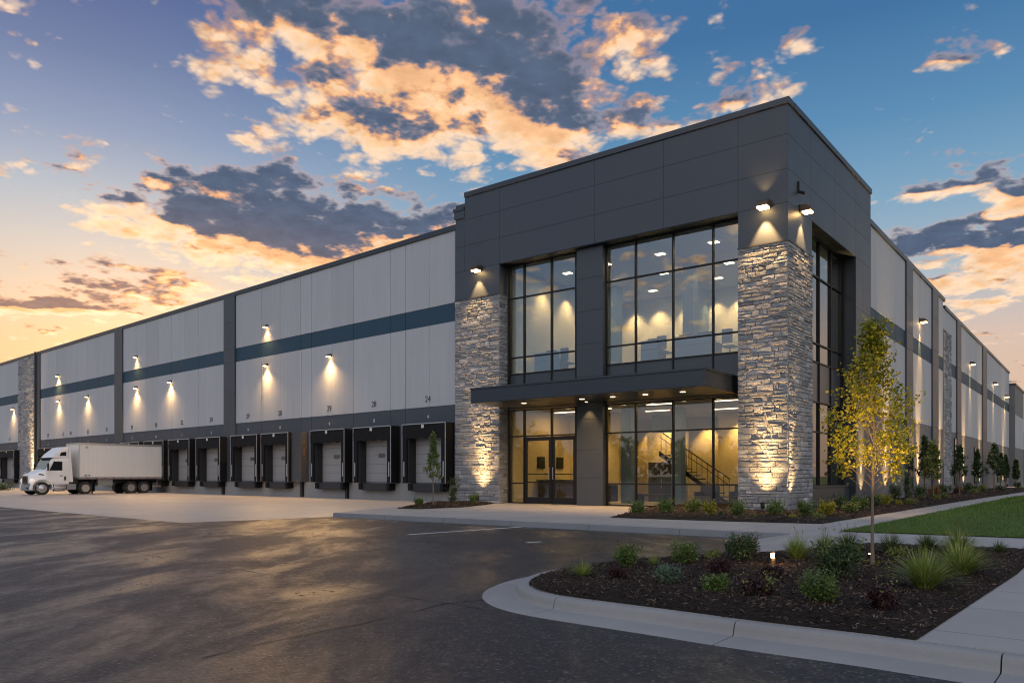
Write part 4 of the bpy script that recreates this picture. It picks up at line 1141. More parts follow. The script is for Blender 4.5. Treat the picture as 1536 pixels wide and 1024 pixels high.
isl_bush(1135, 896, 868, 48, 'leaf_red', 'straggly maroon shrub with yellow-green shoots, in front of the bollard plants', 12, 500, .045, sprig=14, sprig_mat='leaf_olive')
isl_bush(1228, 908, 862, 48, 'leaf_green', 'bluish green shrub closest to the front kerb, midway along the bed', 13, 1100, .04, sprig=8, sprig_mat='leaf_blue')
isl_bush(1257, 871, 818, 66, 'leaf_dark', 'largest dark green shrub, beside the golden tree trunk', 14, 1500, .05, sprig=12, sprig_mat='leaf_olive')
isl_grass(1196, 842, 801, 42, 'blade_bright', 'bright yellow-green grass clump beside the lit bollard', 15, 320, plume=3)
isl_grass(1237, 829, 797, 34, 'blade_bright', 'pale grass clump at the walk edge, between the bright clump and a dark one', 16, 240, plume=7)
isl_grass(1272, 829, 794, 38, 'blade_dark', 'dark grass clump at the walk edge behind the largest shrub', 17, 300, plume=6)
isl_grass(1337, 833, 797, 40, 'blade_dark', 'dark spiky grass clump just past the golden tree trunk', 18, 300, plume=5)
isl_grass(1391, 829, 798, 38, 'blade_dark', 'dark spiky grass clump behind the big fountain of grass', 19, 280, plume=6)
isl_grass(1387, 887, 822, 70, 'blade_bright', 'largest fountain-shaped grass clump, nearest the front kerb', 20, 520, bw=.014, plume=3)
isl_grass(1440, 864, 811, 72, 'blade_bright', 'large arching grass clump behind and beside the largest one', 21, 480, bw=.014, plume=4)
isl_grass(1437, 832, 788, 56, 'blade_bright', 'tall wispy grass clump with seed stalks at the walk edge', 22, 340, plume=14)
isl_grass(1499, 830, 809, 28, 'blade_dark', 'small dark grass tuft alone at the far walk edge of the bed', 23, 160)
isl_bush(1327, 918, 880, 44, 'leaf_red', 'low maroon shrub in open mulch in front of the tree and big grasses', 24, 650, .04, sprig=3, sprig_mat='leaf_olive')
isl_bush(1346, 840, 821, 26, 'leaf_olive', 'thin yellow-green weedy plant between the tree trunk and the big grasses', 25, 110, .06)
# front bed
GFB = 'shrubs in the bed before the entrance glass'
def fb_bush(px, py, w, h, mat, label, seed, n=500, ls=.085, group=GFB, **k):
    p = gp(px, py, .03); return bush('shrub', p, pxw(p,w)*1.16, pxw(p,h)*1.15, mat, label, 'shrub', seed, int(n*1.5), ls*.9, group, **k)
fb_bush(956, 771, 24, 18, 'leaf_green', 'round green shrub at the pointed tip of the front bed', 40, 600)
fb_bush(999, 770, 26, 20, 'leaf_green', 'round green shrub second from the pointed tip of the front bed', 41, 650)
fb_bush(1040, 769, 30, 20, 'leaf_olive', 'wide olive shrub beside the yellow one before the glass', 42, 700)
p = gp(1065,774,.03); bush('shrub', p, pxw(p,22), pxw(p,25), 'leaf_yellow', 'bright yellow shrub in front of the entrance glass', 'shrub', 43, 450, .1, GFB)
fb_bush(1082, 774, 9, 6, 'leaf_dark', 'tiny dark plant beside the yellow shrub in the front bed', 44, 80)
fb_bush(1106, 773, 27, 21, 'leaf_green', 'round green shrub where the glass meets the corner pillar', 45, 650)
fb_bush(1162, 774, 26, 22, 'leaf_green', 'round green shrub before the corner pillar, beside the black spotlight', 46, 650)
fb_bush(1209, 775, 27, 22, 'leaf_green', 'round green shrub just past the corner pillar edge', 47, 650)
fb_bush(1130, 776, 12, 5, 'leaf_olive', 'very low olive plant in front of the corner pillar spotlight', 48, 120, .06)
fb_bush(1190, 778, 14, 6, 'leaf_yellow', 'very low yellow-green plant between two round shrubs at the corner', 49, 140, .06)
GRB = 'plants in the long bed beside the side wall'
fb_bush(1240, 774, 23, 22, 'leaf_yellow', 'bright yellow shrub below the tall side window', 50, 450, .1, GRB)
fb_bush(1228, 779, 15, 9, 'leaf_olive', 'low pale plant in front of the yellow side shrub', 51, 160, .07, GRB)
fb_bush(1258, 766, 28, 22, 'leaf_dark', 'dark bushy shrub against the side window sill', 52, 500, .1, GRB)
fb_bush(1276, 770, 25, 17, 'leaf_olive', 'pale green shrub between the dark ones under the side window', 53, 450, .09, GRB)
fb_bush(1291, 767, 23, 21, 'leaf_green', 'mid green shrub behind the golden tree trunk', 54, 450, .1, GRB)
fb_bush(1313, 760, 18, 16, 'leaf_dark', 'dark shrub past the golden tree trunk at the wall', 55, 350, .1, GRB)
fb_bush(1327, 758, 24, 16, 'leaf_yellow', 'yellow shrub glowing in the lamplight past the golden tree trunk', 56, 400, .1, GRB)
fb_bush(1342, 752, 20, 24, 'leaf_dark', 'dark upright shrub behind the lit yellow shrub', 57, 450, .11, GRB)
fb_bush(1361, 750, 18, 34, 'leaf_dark', 'dark cone-shaped evergreen before the first dark pilaster', 58, 500, .11, GRB, form='cone')
fb_bush(1377, 750, 22, 20, 'leaf_dark', 'dark shrub between the cone-shaped evergreen and first small tree', 59, 400, .12, GRB)
fb_bush(1349, 758, 12, 7, 'leaf_yellow', 'low yellow plant in front of the dark upright shrub', 60, 120, .09, GRB)
fb_bush(1367, 757, 20, 9, 'leaf_olive', 'low pale plant before the cone-shaped evergreen', 61, 200, .1, GRB)
fb_bush(1401, 745, 20, 15, 'leaf_rust', 'rust-coloured shrub at the second small tree', 62, 320, .13, GRB)
fb_bush(1403, 750, 14, 8, 'leaf_olive', 'olive mound at the walk edge before the rust shrub', 63, 160, .1, GRB)
fb_bush(1415, 748, 14, 8, 'leaf_olive', 'olive mound at the walk edge before the stone pilaster', 64, 160, .1, GRB)
fb_bush(1419, 743, 26, 15, 'leaf_dark', 'broad dark shrub at the foot of the stone pilaster', 65, 400, .13, GRB)
fb_bush(1436, 741, 14, 11, 'leaf_rust', 'small rust-coloured shrub before the third small tree', 66, 220, .13, GRB)
fb_bush(1450, 739, 16, 14, 'leaf_dark', 'dark round shrub past the third small tree', 67, 300, .15, GRB)
fb_bush(1464, 738, 10, 9, 'leaf_green', 'green round shrub before the fourth small tree', 68, 200, .15, GRB)
fb_bush(1477, 737.5, 12, 10, 'leaf_olive', 'olive round shrub before the fifth small tree', 69, 220, .15, GRB)
fb_bush(1460, 741, 18, 6, 'leaf_olive', 'flat olive plant at the end of the mulch by the walk', 70, 160, .12, GRB)
fb_bush(1500, 735.5, 16, 7, 'leaf_dark', 'low dark shrub past the fifth small tree', 71, 200, .15, GRB)
fb_bush(1526, 731.5, 9, 8, 'leaf_dark', 'last dark round shrub at the far end of the side wall', 72, 180, .2, GRB)
# left bed
GLB = 'shrubs in the bed at the end of the docks'
fb_bush(628, 760, 15, 12, 'leaf_green', 'small round shrub at the dock end of the bed by the stone pillar', 80, 350, .09, GLB)
fb_bush(681, 756, 21, 34, 'leaf_dark', 'upright conical evergreen between the young tree and stone pillar', 81, 800, .09, GLB, form='cone')
fb_bush(710, 757, 16, 16, 'leaf_green', 'small round shrub in front of the lit stone pillar beside the docks', 82, 350, .09, GLB)
p = gp(4, 735, -.02)
t = bush('low_hedge', p, 2.2, .55, 'leaf_dark', 'low dark hedge at the foot of the wall beyond the truck bonnet', 'hedge', 85, 600, .16)

# trees
def tree(p, h, clear, crown_w, mat, label, seed, nb=34, nl=70, ls=.06, bark='young_bark', tr=.03, group=None, shape=None, name='young_tree', cat='tree', rise=1.0, spread=.035):
    r = random.Random(seed); p = Vector(p); t = thing(name, p, label, cat, group)
    tk = MB(); n = 9; pts = []
    for i in range(n+1):
        s = i/n; pts.append(p+Vector((math.sin(s*5+seed)*.012*h*s, math.cos(s*4+seed)*.010*h*s, -.05+(h*.97+.05)*s)))
    tk.tube(pts, [tr*(1-.86*(i/n)) *(1.35 if i == 0 else 1) for i in range(n+1)], 10)
    tko = tk.build('trunk', bark, t, smooth=True)
    br = MB(); lf_ = MB()
    shape = shape or (lambda s: (math.sin(math.pi*min(1,max(0,s))**.75))**.8*(1-.25*s))
    for k in range(nb):
        s = (k+r.random()*.8)/nb; zb = clear+(h-clear)*s*.86
        f = zb/h; base = pts[min(n,int(f*n))].lerp(pts[min(n,int(f*n)+1)], f*n-int(f*n)) if int(f*n) < n else pts[n]
        th = k*2.399+r.uniform(-.4,.4)
        target = clear+(h-clear)*min(1.0, s*.86+.13*rise+r.uniform(0,.10)); R_ = crown_w*.5*shape((target-clear)/(h-clear))*r.uniform(.6,1.12)
        e = p+Vector((math.cos(th)*R_, math.sin(th)*R_, target)); mid = base.lerp(e, .55)+Vector((math.cos(th)*R_*.12, math.sin(th)*R_*.12, -.02*h*.2))
        rad = tr*(.22-.13*s); br.tube([base, mid, e], [rad, rad*.6, rad*.2], 5)
        curve = [base.lerp(mid, x/4) for x in range(1,5)]+[mid.lerp(e, x/5) for x in range(1,6)]
        tw = []
        for q in range(6):
            c0 = curve[r.randrange(2, len(curve))]; d = Vector((r.gauss(0,1), r.gauss(0,1), r.gauss(.5,.8))).normalized()*crown_w*r.uniform(.06,.17)
            br.tube([c0, c0+d], [rad*.3, rad*.1], 4, False); tw.append((c0, c0+d))
        for q in range(nl):
            if r.random() < .72:
                a, b = r.choice(tw); c = a.lerp(b, r.random()**.6)
            else: c = curve[r.randrange(3, len(curve))]
            leaf(lf_, c+Vector((r.gauss(0,spread*crown_w), r.gauss(0,spread*crown_w), r.gauss(0,spread*crown_w))), ls*r.uniform(.65,1.2), r, .2, .62)
    br.build('branches', bark, tko, fix=False, smooth=True, angle=180)
    lf_.build('crown', mat, t, fix=False)
    return t
p = gp(1309, 850, .03); hh = (850-474)/F_PX*p.y
tree(p, hh*.965, hh*.29, 1.36, 'leaf_gold', 'slender young tree with golden leaves growing from the island bed', 5, 54, 104, .064, tr=.026, rise=1.3,
     shape=lambda s: min(1, (s/.30))**.7*(1-max(0,(s-.38)/.64))**.85 if s > 0 else .1, name='golden_tree')
tb = gp(1309, 850)
for q_, pw, lab in ((gp(1313, 869, .04), 700, 'tiny spotlight in the mulch in front of the golden tree'), (gp(1304, 838, .04), 900, 'tiny spotlight in the mulch behind the golden tree')):
    uplight(q_, tb+Vector((0,0,2.5)), lab, pw, 42, .045)
r = random.Random(55); m = MB()
for k in range(170):
    th = r.uniform(0, 6.28); rr = abs(r.gauss(0, .75)); q = tb.to_2d()+Vector((math.cos(th), math.sin(th)))*rr
    if not inside(q, ISL): continue
    c = Vector((q.x, q.y, mulch_z((q.x,q.y), ISL)+.018)); a = Vector((r.gauss(0,1), r.gauss(0,1), r.gauss(0,.25))).normalized(); b_ = Vector((-a.y, a.x, r.gauss(0,.25))).normalized(); L_ = r.uniform(.018,.032)
    m.add([c-a*L_, c+b_*L_*.5, c+a*L_, c-b_*L_*.5], [(0,1,2,3)])
o = m.build('fallen_leaves', 'leaf_gold', None, fix=False); tag(o, kind='stuff')
p = gp(650, 758, .02); hh = (758-648)/F_PX*p.y
tree(p, hh, hh*.30, pxw(p,27), 'leaf_green', 'young dark green tree in the small bed in front of the last dock', 9, 34, 60, .09, tr=.035,
     shape=lambda s: min(1, s/.2)**.7*(1-max(0,(s-.2)/.85))**.9 if s > 0 else .1)
GTREE = 'small trees along the side wall'
for i, (px, top, w, off, mat, lab) in enumerate(((1387,654,20,1.3,'leaf_dark','first dark small tree along the side wall, backlit by a wall spotlight'), (1400,664,30,2.1,'leaf_olive','broad olive small tree before the stone pilaster, second along the side wall'),
    (1439,669,25,1.6,'leaf_dark','third small tree along the side wall, just past the stone pilaster'), (1466,675,14,1.5,'leaf_dark','fourth small tree along the side wall, narrow and in front of a dark window'),
    (1491,667,22,1.7,'leaf_dark','fifth small tree along the side wall, past the last dark pilaster'), (1501,680,11,1.2,'leaf_dark','sixth small tree along the side wall, narrow, beside the fifth'),
    (1509,684,9,1.2,'leaf_dark','seventh small tree along the side wall, thin'), (1524,690,9,2.2,'leaf_dark','last thin tree along the side wall, before the end block'))):
    u = WR.u(px, off); q = WR.P(u, off, .02); hh = (CAM-.02)+(HY-top)/F_PX*q.y
    tree(q, hh, hh*.32, pxw(q,w), mat, lab, 60+i, 26, 42, .15+.003*i*4, 'bark', .05, GTREE, shape=lambda s: min(1, s/.22)**.7*(1-max(0,(s-.25)/.8))**.8 if s > 0 else .1)
# trees beyond the end of the side wall
for i, (px, D, top, w, lab) in enumerate(((1531,118,652,7,'dark tree rising just beyond the end of the side wall'), (1541,112,664,8,'dark tree beyond the lawn, farther from the building end'), (1556,120,655,9,'dark tree beyond the lawn outside the walk'))):
    q = Vector(((px-HX)/F_PX*D, D, LOT)); hh = CAM-LOT+(HY-top)/F_PX*D
    tree(q, hh, hh*.08, w, 'leaf_dark', lab, 90+i, 40, 60, .42, 'bark', .2, 'dark trees beyond the building', name='broadleaf_tree', rise=.6, spread=.06, shape=lambda s: (math.sin(math.pi*min(1,max(.05,s*.9+.1))))**.6)
q = gp(1529,733.5,0)
bush('shrub', Vector((q.x+1.2,q.y+26,0)), 4.5, 2.2, 'leaf_dark', 'low dark thicket under the trees beyond the end block', 'shrub', 97, 500, .35)
# far wood across the lot (mirrored in the entrance glass)
r = random.Random(77); m = MB()
for k in range(70):
    az = R(-76-k*1.35+r.uniform(-.5,.5)); D = r.uniform(92,112); h = r.uniform(6,11); c = Vector((math.sin(az)*D, math.cos(az)*D, LOT))
    for j in range(170):
        v = Vector((r.gauss(0,1),r.gauss(0,1),r.gauss(0,1))).normalized()*(r.random()**.4); leaf(m, c+Vector((v.x*3, v.y*3, h*.52+v.z*h*.5)), r.uniform(.7,1.5), r, .2, .8)
o = m.build('treeline', 'leaf_dark', None, fix=False); tag(o, kind='stuff')

# ------------------------------------------------------------------ PATH BOLLARD
p = gp(1159, 850, .03); t = thing('path_bollard', p, 'short bronze bollard with glowing warm head among the island shrubs', 'bollard light')
hb = pxw(p, 24)
m = MB(); m.lathe(p, (0,0,1), [(.038,-.03),(.038,hb*.58),(.030,hb*.585)], 18); m.build('post', 'bollard_bronze', t, smooth=True)
m = MB(); m.lathe(p, (0,0,1), [(.026,hb*.59),(.026,hb*.86)], 16); m.build('lamp_lens', 'lamp_glow', t, smooth=True)
m = MB(); m.lathe(p, (0,0,1), [(.04,hb*.865),(.042,hb*.9),(.03,hb)], 18); m.build('cap', 'bollard_bronze', t, smooth=True)
for th in range(4):
    pass
lamp('POINT', 'path_bollard_lamp', p+Vector((0,-.07,hb*.75)), 5, WARM, t, None, .02)

# ------------------------------------------------------------------ TRUCK
uT = WL.u(243, DEP+.02)
Kd = Vector((WL.n.x, WL.n.y)); Kn = Vector((-WL.d.x, -WL.d.y))     # forward (away from wall), towards the viewer's side
K = Fr(WL.P(uT, 0, 0), Kd, Kn)
def sx(px): return K.u(px)
W = 2.55
GZ = -.02
t = thing('semi_truck', K.P(4, -W/2, GZ), 'white high-roof semi truck with white box trailer backed up to the docks', 'truck')
s_r, s_f = DEP+.04, sx(118.7)
m = MB(); m.box(K, s_r, s_f, -W, 0, 1.12, 3.74); tb = m.build('trailer_box', 'trailer_side', t, bevel=.02)
m = MB(); s = s_r+.25
while s < s_f-.2:
    m.box(K, s, s+.035, .001, .014, 1.28, 3.60); s += .30
m.build('side_rib', 'trailer_side', tb)
m = MB(); m.box(K, s_r+.0, s_f+.01, -W-.01, .02, 3.62, 3.75); m.build('top_rail', 'galvanised', tb)
m = MB(); m.box(K, s_r, s_f+.01, -W-.012, .022, 1.10, 1.25); m.build('bottom_rail', 'truck_grey', tb)
m = MB(); m.box(K, s_f-.03, s_f+.012, -.06, .022, 1.26, 3.61); m.box(K, s_f-.03, s_f+.012, -W-.022, -W+.06, 1.26, 3.61); m.build('corner_post', 'galvanised', tb)
s = s_r+.4
while s < s_f-.3:
    m = MB(); m.box(K, s, s+.2, .022, .027, 1.15, 1.205); m.build('reflector', 'red_mark', tb); s += .62
text_part('8719', K, s_f-.55, .018, 1.30, .2, 'number_black', tb, 'trailer_number', 1)
text_part('40', K, s_f-.5, .018, 3.36, .15, 'number_black', tb, 'trailer_number', 1)
# chassis
m = MB(); m.box(K, s_r+.1, s_f-.2, -W+.75, -.75, .80, 1.095); m.build('trailer_frame', 'chassis_black', t)
fs = sx(64); rs = [sx(197.3), sx(216.8)]; ds = sx(129)
front = sx(47.5)
m = MB(); m.box(K, ds-.75, front-.35, -W+.85, -.85, .52, .80); m.build('tractor_frame', 'chassis_black', t)
m = MB(); m.box(K, sx(170), sx(148), -.5, -.12, .62, 1.09); m.box(K, sx(170), sx(148), -W+.12, -W+.5, .62, 1.09); m.build('underbody_box', 'truck_grey', t)
m = MB(); m.tube([K.P(sx(141),-.35,GZ+.03),K.P(sx(141),-.35,1.05)], .06, 8); m.box(K, sx(141)-.12, sx(141)+.12, -.5, -.2, GZ+.0, GZ+.04); m.build('landing_gear', 'chassis_black', t)
m = MB(); m.box(K, s_r-.02, s_r+.1, -W+.2, -.2, .45, .58); m.box(K, s_r, s_r+.08, -W+.7, -W+.8, .58, 1.09); m.box(K, s_r, s_r+.08, -.8, -.7, .58, 1.09); m.build('underride_guard', 'galvanised', t)
def wheel(s, off, rad, dual, outer_sign):
    c = K.P(s, off, GZ+rad); ax = Vector((Kn.x, Kn.y, 0))*outer_sign
    w = .26 if not dual else .58
    t1 = MB(); t1.lathe(c, ax, [(rad*.60,-w),(rad*.93,-w),(rad,-w+.04),(rad,-.04),(rad*.93,0),(rad*.62,0),(rad*.58,-.03)], 30); ty = t1.build('wheel', 'tyre', t, smooth=True)
    t2 = MB(); dish = .10 if dual else -.0
    if dual: pr = [(rad*.60,-.01),(rad*.55,-.03),(rad*.50,-.15),(rad*.26,-.17),(rad*.24,-.08),(rad*.15,-.04)]
    else: pr = [(rad*.60,-.01),(rad*.55,-.02),(rad*.48,.00),(rad*.34,.02),(rad*.24,.05),(rad*.14,.08)]
    t2.lathe(c, ax, pr, 30); t2.build('rim', 'rim_alu', ty, smooth=True)
    t3 = MB()
    for k in range(10):
        th = k*math.pi/5; t3.lathe(c+ (Vector((Kd.x,Kd.y,0))*math.cos(th)+Vector((0,0,1))*math.sin(th))*rad*.38 + ax*(.01 if not dual else -.16), ax, [(.022,-.01),(.022,.03)], 6)
    t3.build('lug_nut', 'chrome', ty)
for s in rs: wheel(s, 0-.02, .46, True, 1); wheel(s, -W+.02, .46, True, -1)
wheel(ds, -.04, .46, True, 1); wheel(ds, -W+.04, .46, True, -1)
wheel(fs, -.06, .47, False, 1); wheel(fs, -W+.06, .47, False, -1)
for s in (rs[0]-.9 if False else rs[1]-.62, ds-.62):
    m = MB(); m.box(K, s-.015, s+.015, -.62, -.06, .18, .95); m.build('mud_flap', 'black_rubber', t)
m = MB()
for s in rs: m.tube([K.P(s,-W+.3,GZ+.46), K.P(s,-.3,GZ+.46)], .07, 8)
m.build('axle', 'chassis_black', t)
# cab
cb, dr_f = sx(104.5), sx(72.3)
dr_r = sx(96.5)
wsb = sx(70)
ci = .10
def taper(prof, k): return prof
m = MB(); m.side(K, [(cb,.72),(dr_f+.12,.72),(dr_f+.12,1.78),(dr_f-.28,2.55),(cb,2.62)], -W+ci, -ci); cab = m.build('cab', 'white_paint', t, bevel=.05, smooth=True)
m = MB(); m.side(K, [(cb,2.60),(dr_f-.20,2.58),(dr_f-.52,2.95),(dr_f-.85,3.22),(cb+.35,3.40),(cb+.02,3.42)], -W+ci+.04, -ci-.04); rf_ = m.build('roof_fairing', 'white_paint', t, bevel=.06, smooth=True)
m = MB(); m.side(K, [(cb+.18,2.78),(cb+.62,2.78),(cb+.52,3.02),(cb+.18,3.08)], -ci-.05, -ci-.028); m.build('fairing_window', 'dark_glass', rf_)
m = MB(); m.box(K, dr_f-.42, dr_f-.10, -W+ci+.05, -ci-.05, 2.575, 2.64); m.build('sun_visor', 'chassis_black', rf_, bevel=.02)
# windshield (tilted slab slightly proud)
m = MB(); P_ = lambda s, o, z: K.P(s, o, z)
s0, z0, s1, z1 = dr_f+.135, 1.80, dr_f-.255, 2.54
m.box8([P_(s0,-W+.24,z0),P_(s0,-.24,z0),P_(s0-.02,-.24,z0-.02),P_(s0-.02,-W+.24,z0-.02),P_(s1,-W+.32,z1),P_(s1,-.32,z1),P_(s1-.02,-.32,z1-.02),P_(s1-.02,-W+.32,z1-.02)]); m.build('windshield', 'cab_glass', cab)
# door with window, handle; vent window
m = MB(); m.side(K, [(dr_r,.86),(dr_f,.86),(dr_f,1.76),(dr_f-.33,2.46),(dr_r,2.46)], -ci+.001, -ci+.018); dd = m.build('door', 'white_paint', cab, bevel=.008)
m = MB(); m.side(K, [(dr_r+.10,1.72),(dr_f-.10,1.72),(dr_f-.38,2.36),(dr_r+.10,2.36)], -ci+.014, -ci+.026); m.build('window', 'dark_glass', dd)
m = MB(); m.box(K, dr_r+.10, dr_r+.26, -ci+.018, -ci+.04, 1.32, 1.38); m.build('handle', 'chassis_black', dd)
m = MB(); m.box(K, dr_r-.13, dr_r-.02, -ci+.002, -ci+.03, 1.02, 1.30); m.build('grab_bar', 'chassis_black', cab)
# mirror
m = MB(); m.tube([K.P(dr_f-.05,-ci,1.82), K.P(dr_f+.05,.12,1.86), K.P(dr_f+.05,.12,2.2), K.P(dr_f-.1,-ci,2.26)], .014, 6); m.box(K, dr_f+.0, dr_f+.09, .04, .2, 1.72, 2.2); m.build('mirror', 'chassis_black', cab)
m = MB(); m.box(K, dr_f+.0, dr_f+.09, -W-.2, -W-.04, 1.72, 2.2); m.build('mirror', 'chassis_black', cab)
# hood
hf = front
def hood_ring(s, w2, zb, zt, crown):
    out = []
    for o, z in ((-1,zb),(-1,zt-.22),(-.86,zt-.07),(-.5,zt),(0,zt+crown),(.5,zt),(.86,zt-.07),(1,zt-.22),(1,zb)):
        out.append(K.P(s, -W/2+o*w2, z))
    return out
rings = [hood_ring(dr_f+.06,1.12,.72,1.80,.05), hood_ring(dr_f+.45,1.08,.72,1.72,.05), hood_ring(hf-.35,1.0,.72,1.56,.05), hood_ring(hf-.06,.92,.74,1.44,.04), hood_ring(hf,.84,.78,1.34,.02)]
m = MB(); k = len(rings[0]); 
for r_ in rings: m.v += [tuple(v) for v in r_]
for i in range(len(rings)-1):
    for j in range(k): m.f.append((i*k+j, i*k+(j+1)%k, (i+1)*k+(j+1)%k, (i+1)*k+j))
m.f.append(tuple(range(k))); m.f.append(tuple(range((len(rings)-1)*k, len(rings)*k)))
hd = m.build('hood', 'white_paint', t, smooth=True, angle=50)
m = MB(); m.box(K, hf-.02, hf+.035, -W/2-.58, -W/2+.58, .76, 1.36); gr = m.build('grille', 'chrome', hd, bevel=.02)
m = MB()
for j in range(14): m.box(K, hf+.03, hf+.045, -W/2-.53+j*.079, -W/2-.53+j*.079+.05, .80, 1.31)
m.build('grille_bar', 'chassis_black', gr)
m = MB(); m.side(K, [(dr_f+.12,1.42),(dr_f+.50,1.50),(dr_f+.55,1.44),(dr_f+.18,1.36)], -W/2+1.085, -W/2+1.105); m.build('hood_vent', 'chassis_black', hd)
for sg in (1, -1):
    c = K.P(hf-.10, -W/2+sg*.96, .98); m = MB()
    m.lathe(c, Vector((Kd.x,Kd.y,0))+Vector((Kn.x,Kn.y,0))*.5*sg, [(.17,-.1),(.17,.06),(.12,.11),(.04,.13)], 18); m.build('headlight', 'headlamp_glow', hd, smooth=True)
# fenders
for sg in (1, -1):
    m = MB(); vs = []; n = 14; oo = (-W/2+sg*1.26, -W/2+sg*.80)
    for i in range(n+1):
        th = R(-8+196*i/n)
        for rr, o in ((.66,oo[0]),(.60,oo[0]),(.60,oo[1]),(.70,oo[1])):
            vs.append(K.P(fs+math.cos(th)*rr*(1.05), o, GZ+.47+math.sin(th)*rr*1.02))
    m.add(vs, [(i*4+j, i*4+(j+1)%4, (i+1)*4+(j+1)%4, (i+1)*4+j) for i in range(n) for j in range(4)]+[(0,1,2,3),(n*4,n*4+1,n*4+2,n*4+3)])
    m.build('fender', 'white_paint', hd, smooth=True, angle=50)
m = MB(); m.prism([tuple(K.P(a,b,0))[:2] for a,b in ((hf+.02,-W/2-.95),(hf+.10,-W/2-.6),(hf+.12,-W/2),(hf+.10,-W/2+.6),(hf+.02,-W/2+.95),(hf-.35,-W/2+1.24),(hf-.45,-W/2+1.24),(hf-.3,-W/2+.8),(hf-.3,-W/2-.8),(hf-.45,-W/2-1.24),(hf-.35,-W/2-1.24))], .28, .72); bp = m.build('bumper', 'truck_grey', t, bevel=.03, smooth=True)
m = MB(); m.box(K, hf+.07, hf+.125, -W/2+.55, -W/2+.8, .42, .54); m.build('fog_light', 'dark_glass', bp)
# fuel tank, steps, side skirt
ft0, ft1 = sx(100), sx(82)
m = MB(); m.lathe(K.P(ft0, -.38, .52), Vector((Kd.x,Kd.y,0)), [(.05,0),(.27,.01),(.29,.04),(.29,ft1-ft0-.04),(.27,ft1-ft0-.01),(.05,ft1-ft0)], 24); ft = m.build('fuel_tank', 'galvanised', t, smooth=True)
m = MB(); m.box(K, ft0+.06, ft1-.06, -.14, .0, .28, .33); m.box(K, ft0+.06, ft1-.06, -.2, -.06, .60, .645); m.build('step', 'chrome', ft)
m = MB(); m.box(K, sx(115), sx(101), -.42, -.1, .34, .76); m.build('battery_box', 'truck_grey', t, bevel=.02)
for oa in (-ci-.12, -W+ci+.06):
    m = MB(); m.side(K, [(cb-.28,.9),(cb,.9),(cb,3.3),(cb-.1,3.3)], oa, oa+.06); m.build('side_extender', 'white_paint', cab)
t = thing('security_camera', TR.P(TR.u(1197), 0, TR.z(1197, 285)), 'small black camera on the dark wall above the lamp round the corner', 'camera')
u_, z_ = TR.u(1197), TR.z(1197, 285)
m = MB(); m.box(TR, u_-.05, u_+.05, .001, .06, z_-.12, z_+.32); m.build('bracket', 'black_frame', t)
m = MB(); m.lathe(TR.P(u_+.02, .1, z_-.1), Vector((TR.n.x, TR.n.y, -.5)), [(.05,-.08),(.065,-.05),(.065,.16),(.05,.17)], 14); m.build('camera_body', 'black_frame', t)

# ------------------------------------------------------------------ SKY AND SUN
wd = bpy.data.worlds.new('World'); sc.world = wd; wd.use_nodes = True
nt = wd.node_tree; n = N(nt); bg = nt.nodes['Background']
d = n.vmath('NORMALIZE', n.new('ShaderNodeTexCoord').outputs['Generated'])
sx_ = n.new('ShaderNodeSeparateXYZ'); n.put(sx_.inputs[0], d)
X, Y, Z = sx_.outputs
az = n.math('MULTIPLY', n.math('ARCTAN2', X, Y), 180/math.pi)
el = n.math('MULTIPLY', n.math('ARCSINE', Z), 180/math.pi)
e01 = n.math('DIVIDE', el, 90, clamp=True)
def st(lst): return [(e/90, srgb(*c)) for e, c in lst]
left = n.ramp(e01, st([(0,(232,180,126)),(5,(246,202,150)),(9,(246,212,172)),(12,(236,214,194)),(15,(218,212,210)),(18,(192,202,216)),(22,(152,168,202)),(26,(118,136,180)),(30,(92,112,164)),(50,(72,108,165)),(90,(70,110,165))]))
right = n.ramp(e01, st([(0,(196,160,146)),(4,(240,202,172)),(9,(236,208,192)),(13,(190,202,212)),(18,(140,180,210)),(23,(98,152,196)),(29,(68,122,174)),(50,(50,104,162)),(90,(60,105,160))]))
base = n.mix(n.math('MAXIMUM', n.sstep(az, -30, 2), n.sstep(az, -48, -90)), left, right)
sky = n.new('ShaderNodeTexSky', sky_type='NISHITA'); sky.sun_disc = False
SUN_AZ, SUN_EL = -25.0, 5.0
sky.sun_elevation = R(SUN_EL); sky.sun_rotation = R(SUN_AZ)
sky.air_density = 1.2; sky.dust_density = 1.5
nish = n.vmath('SCALE', sky.outputs[0], sc_=.05)
base = n.mix(.18, base, nish)
side_c = n.ramp(e01, st([(0,(186,178,176)),(6,(168,184,200)),(12,(132,168,204)),(20,(98,148,198)),(50,(80,128,182)),(90,(80,125,175))]))
base = n.mix(n.sstep(az, -58, -88), base, side_c)
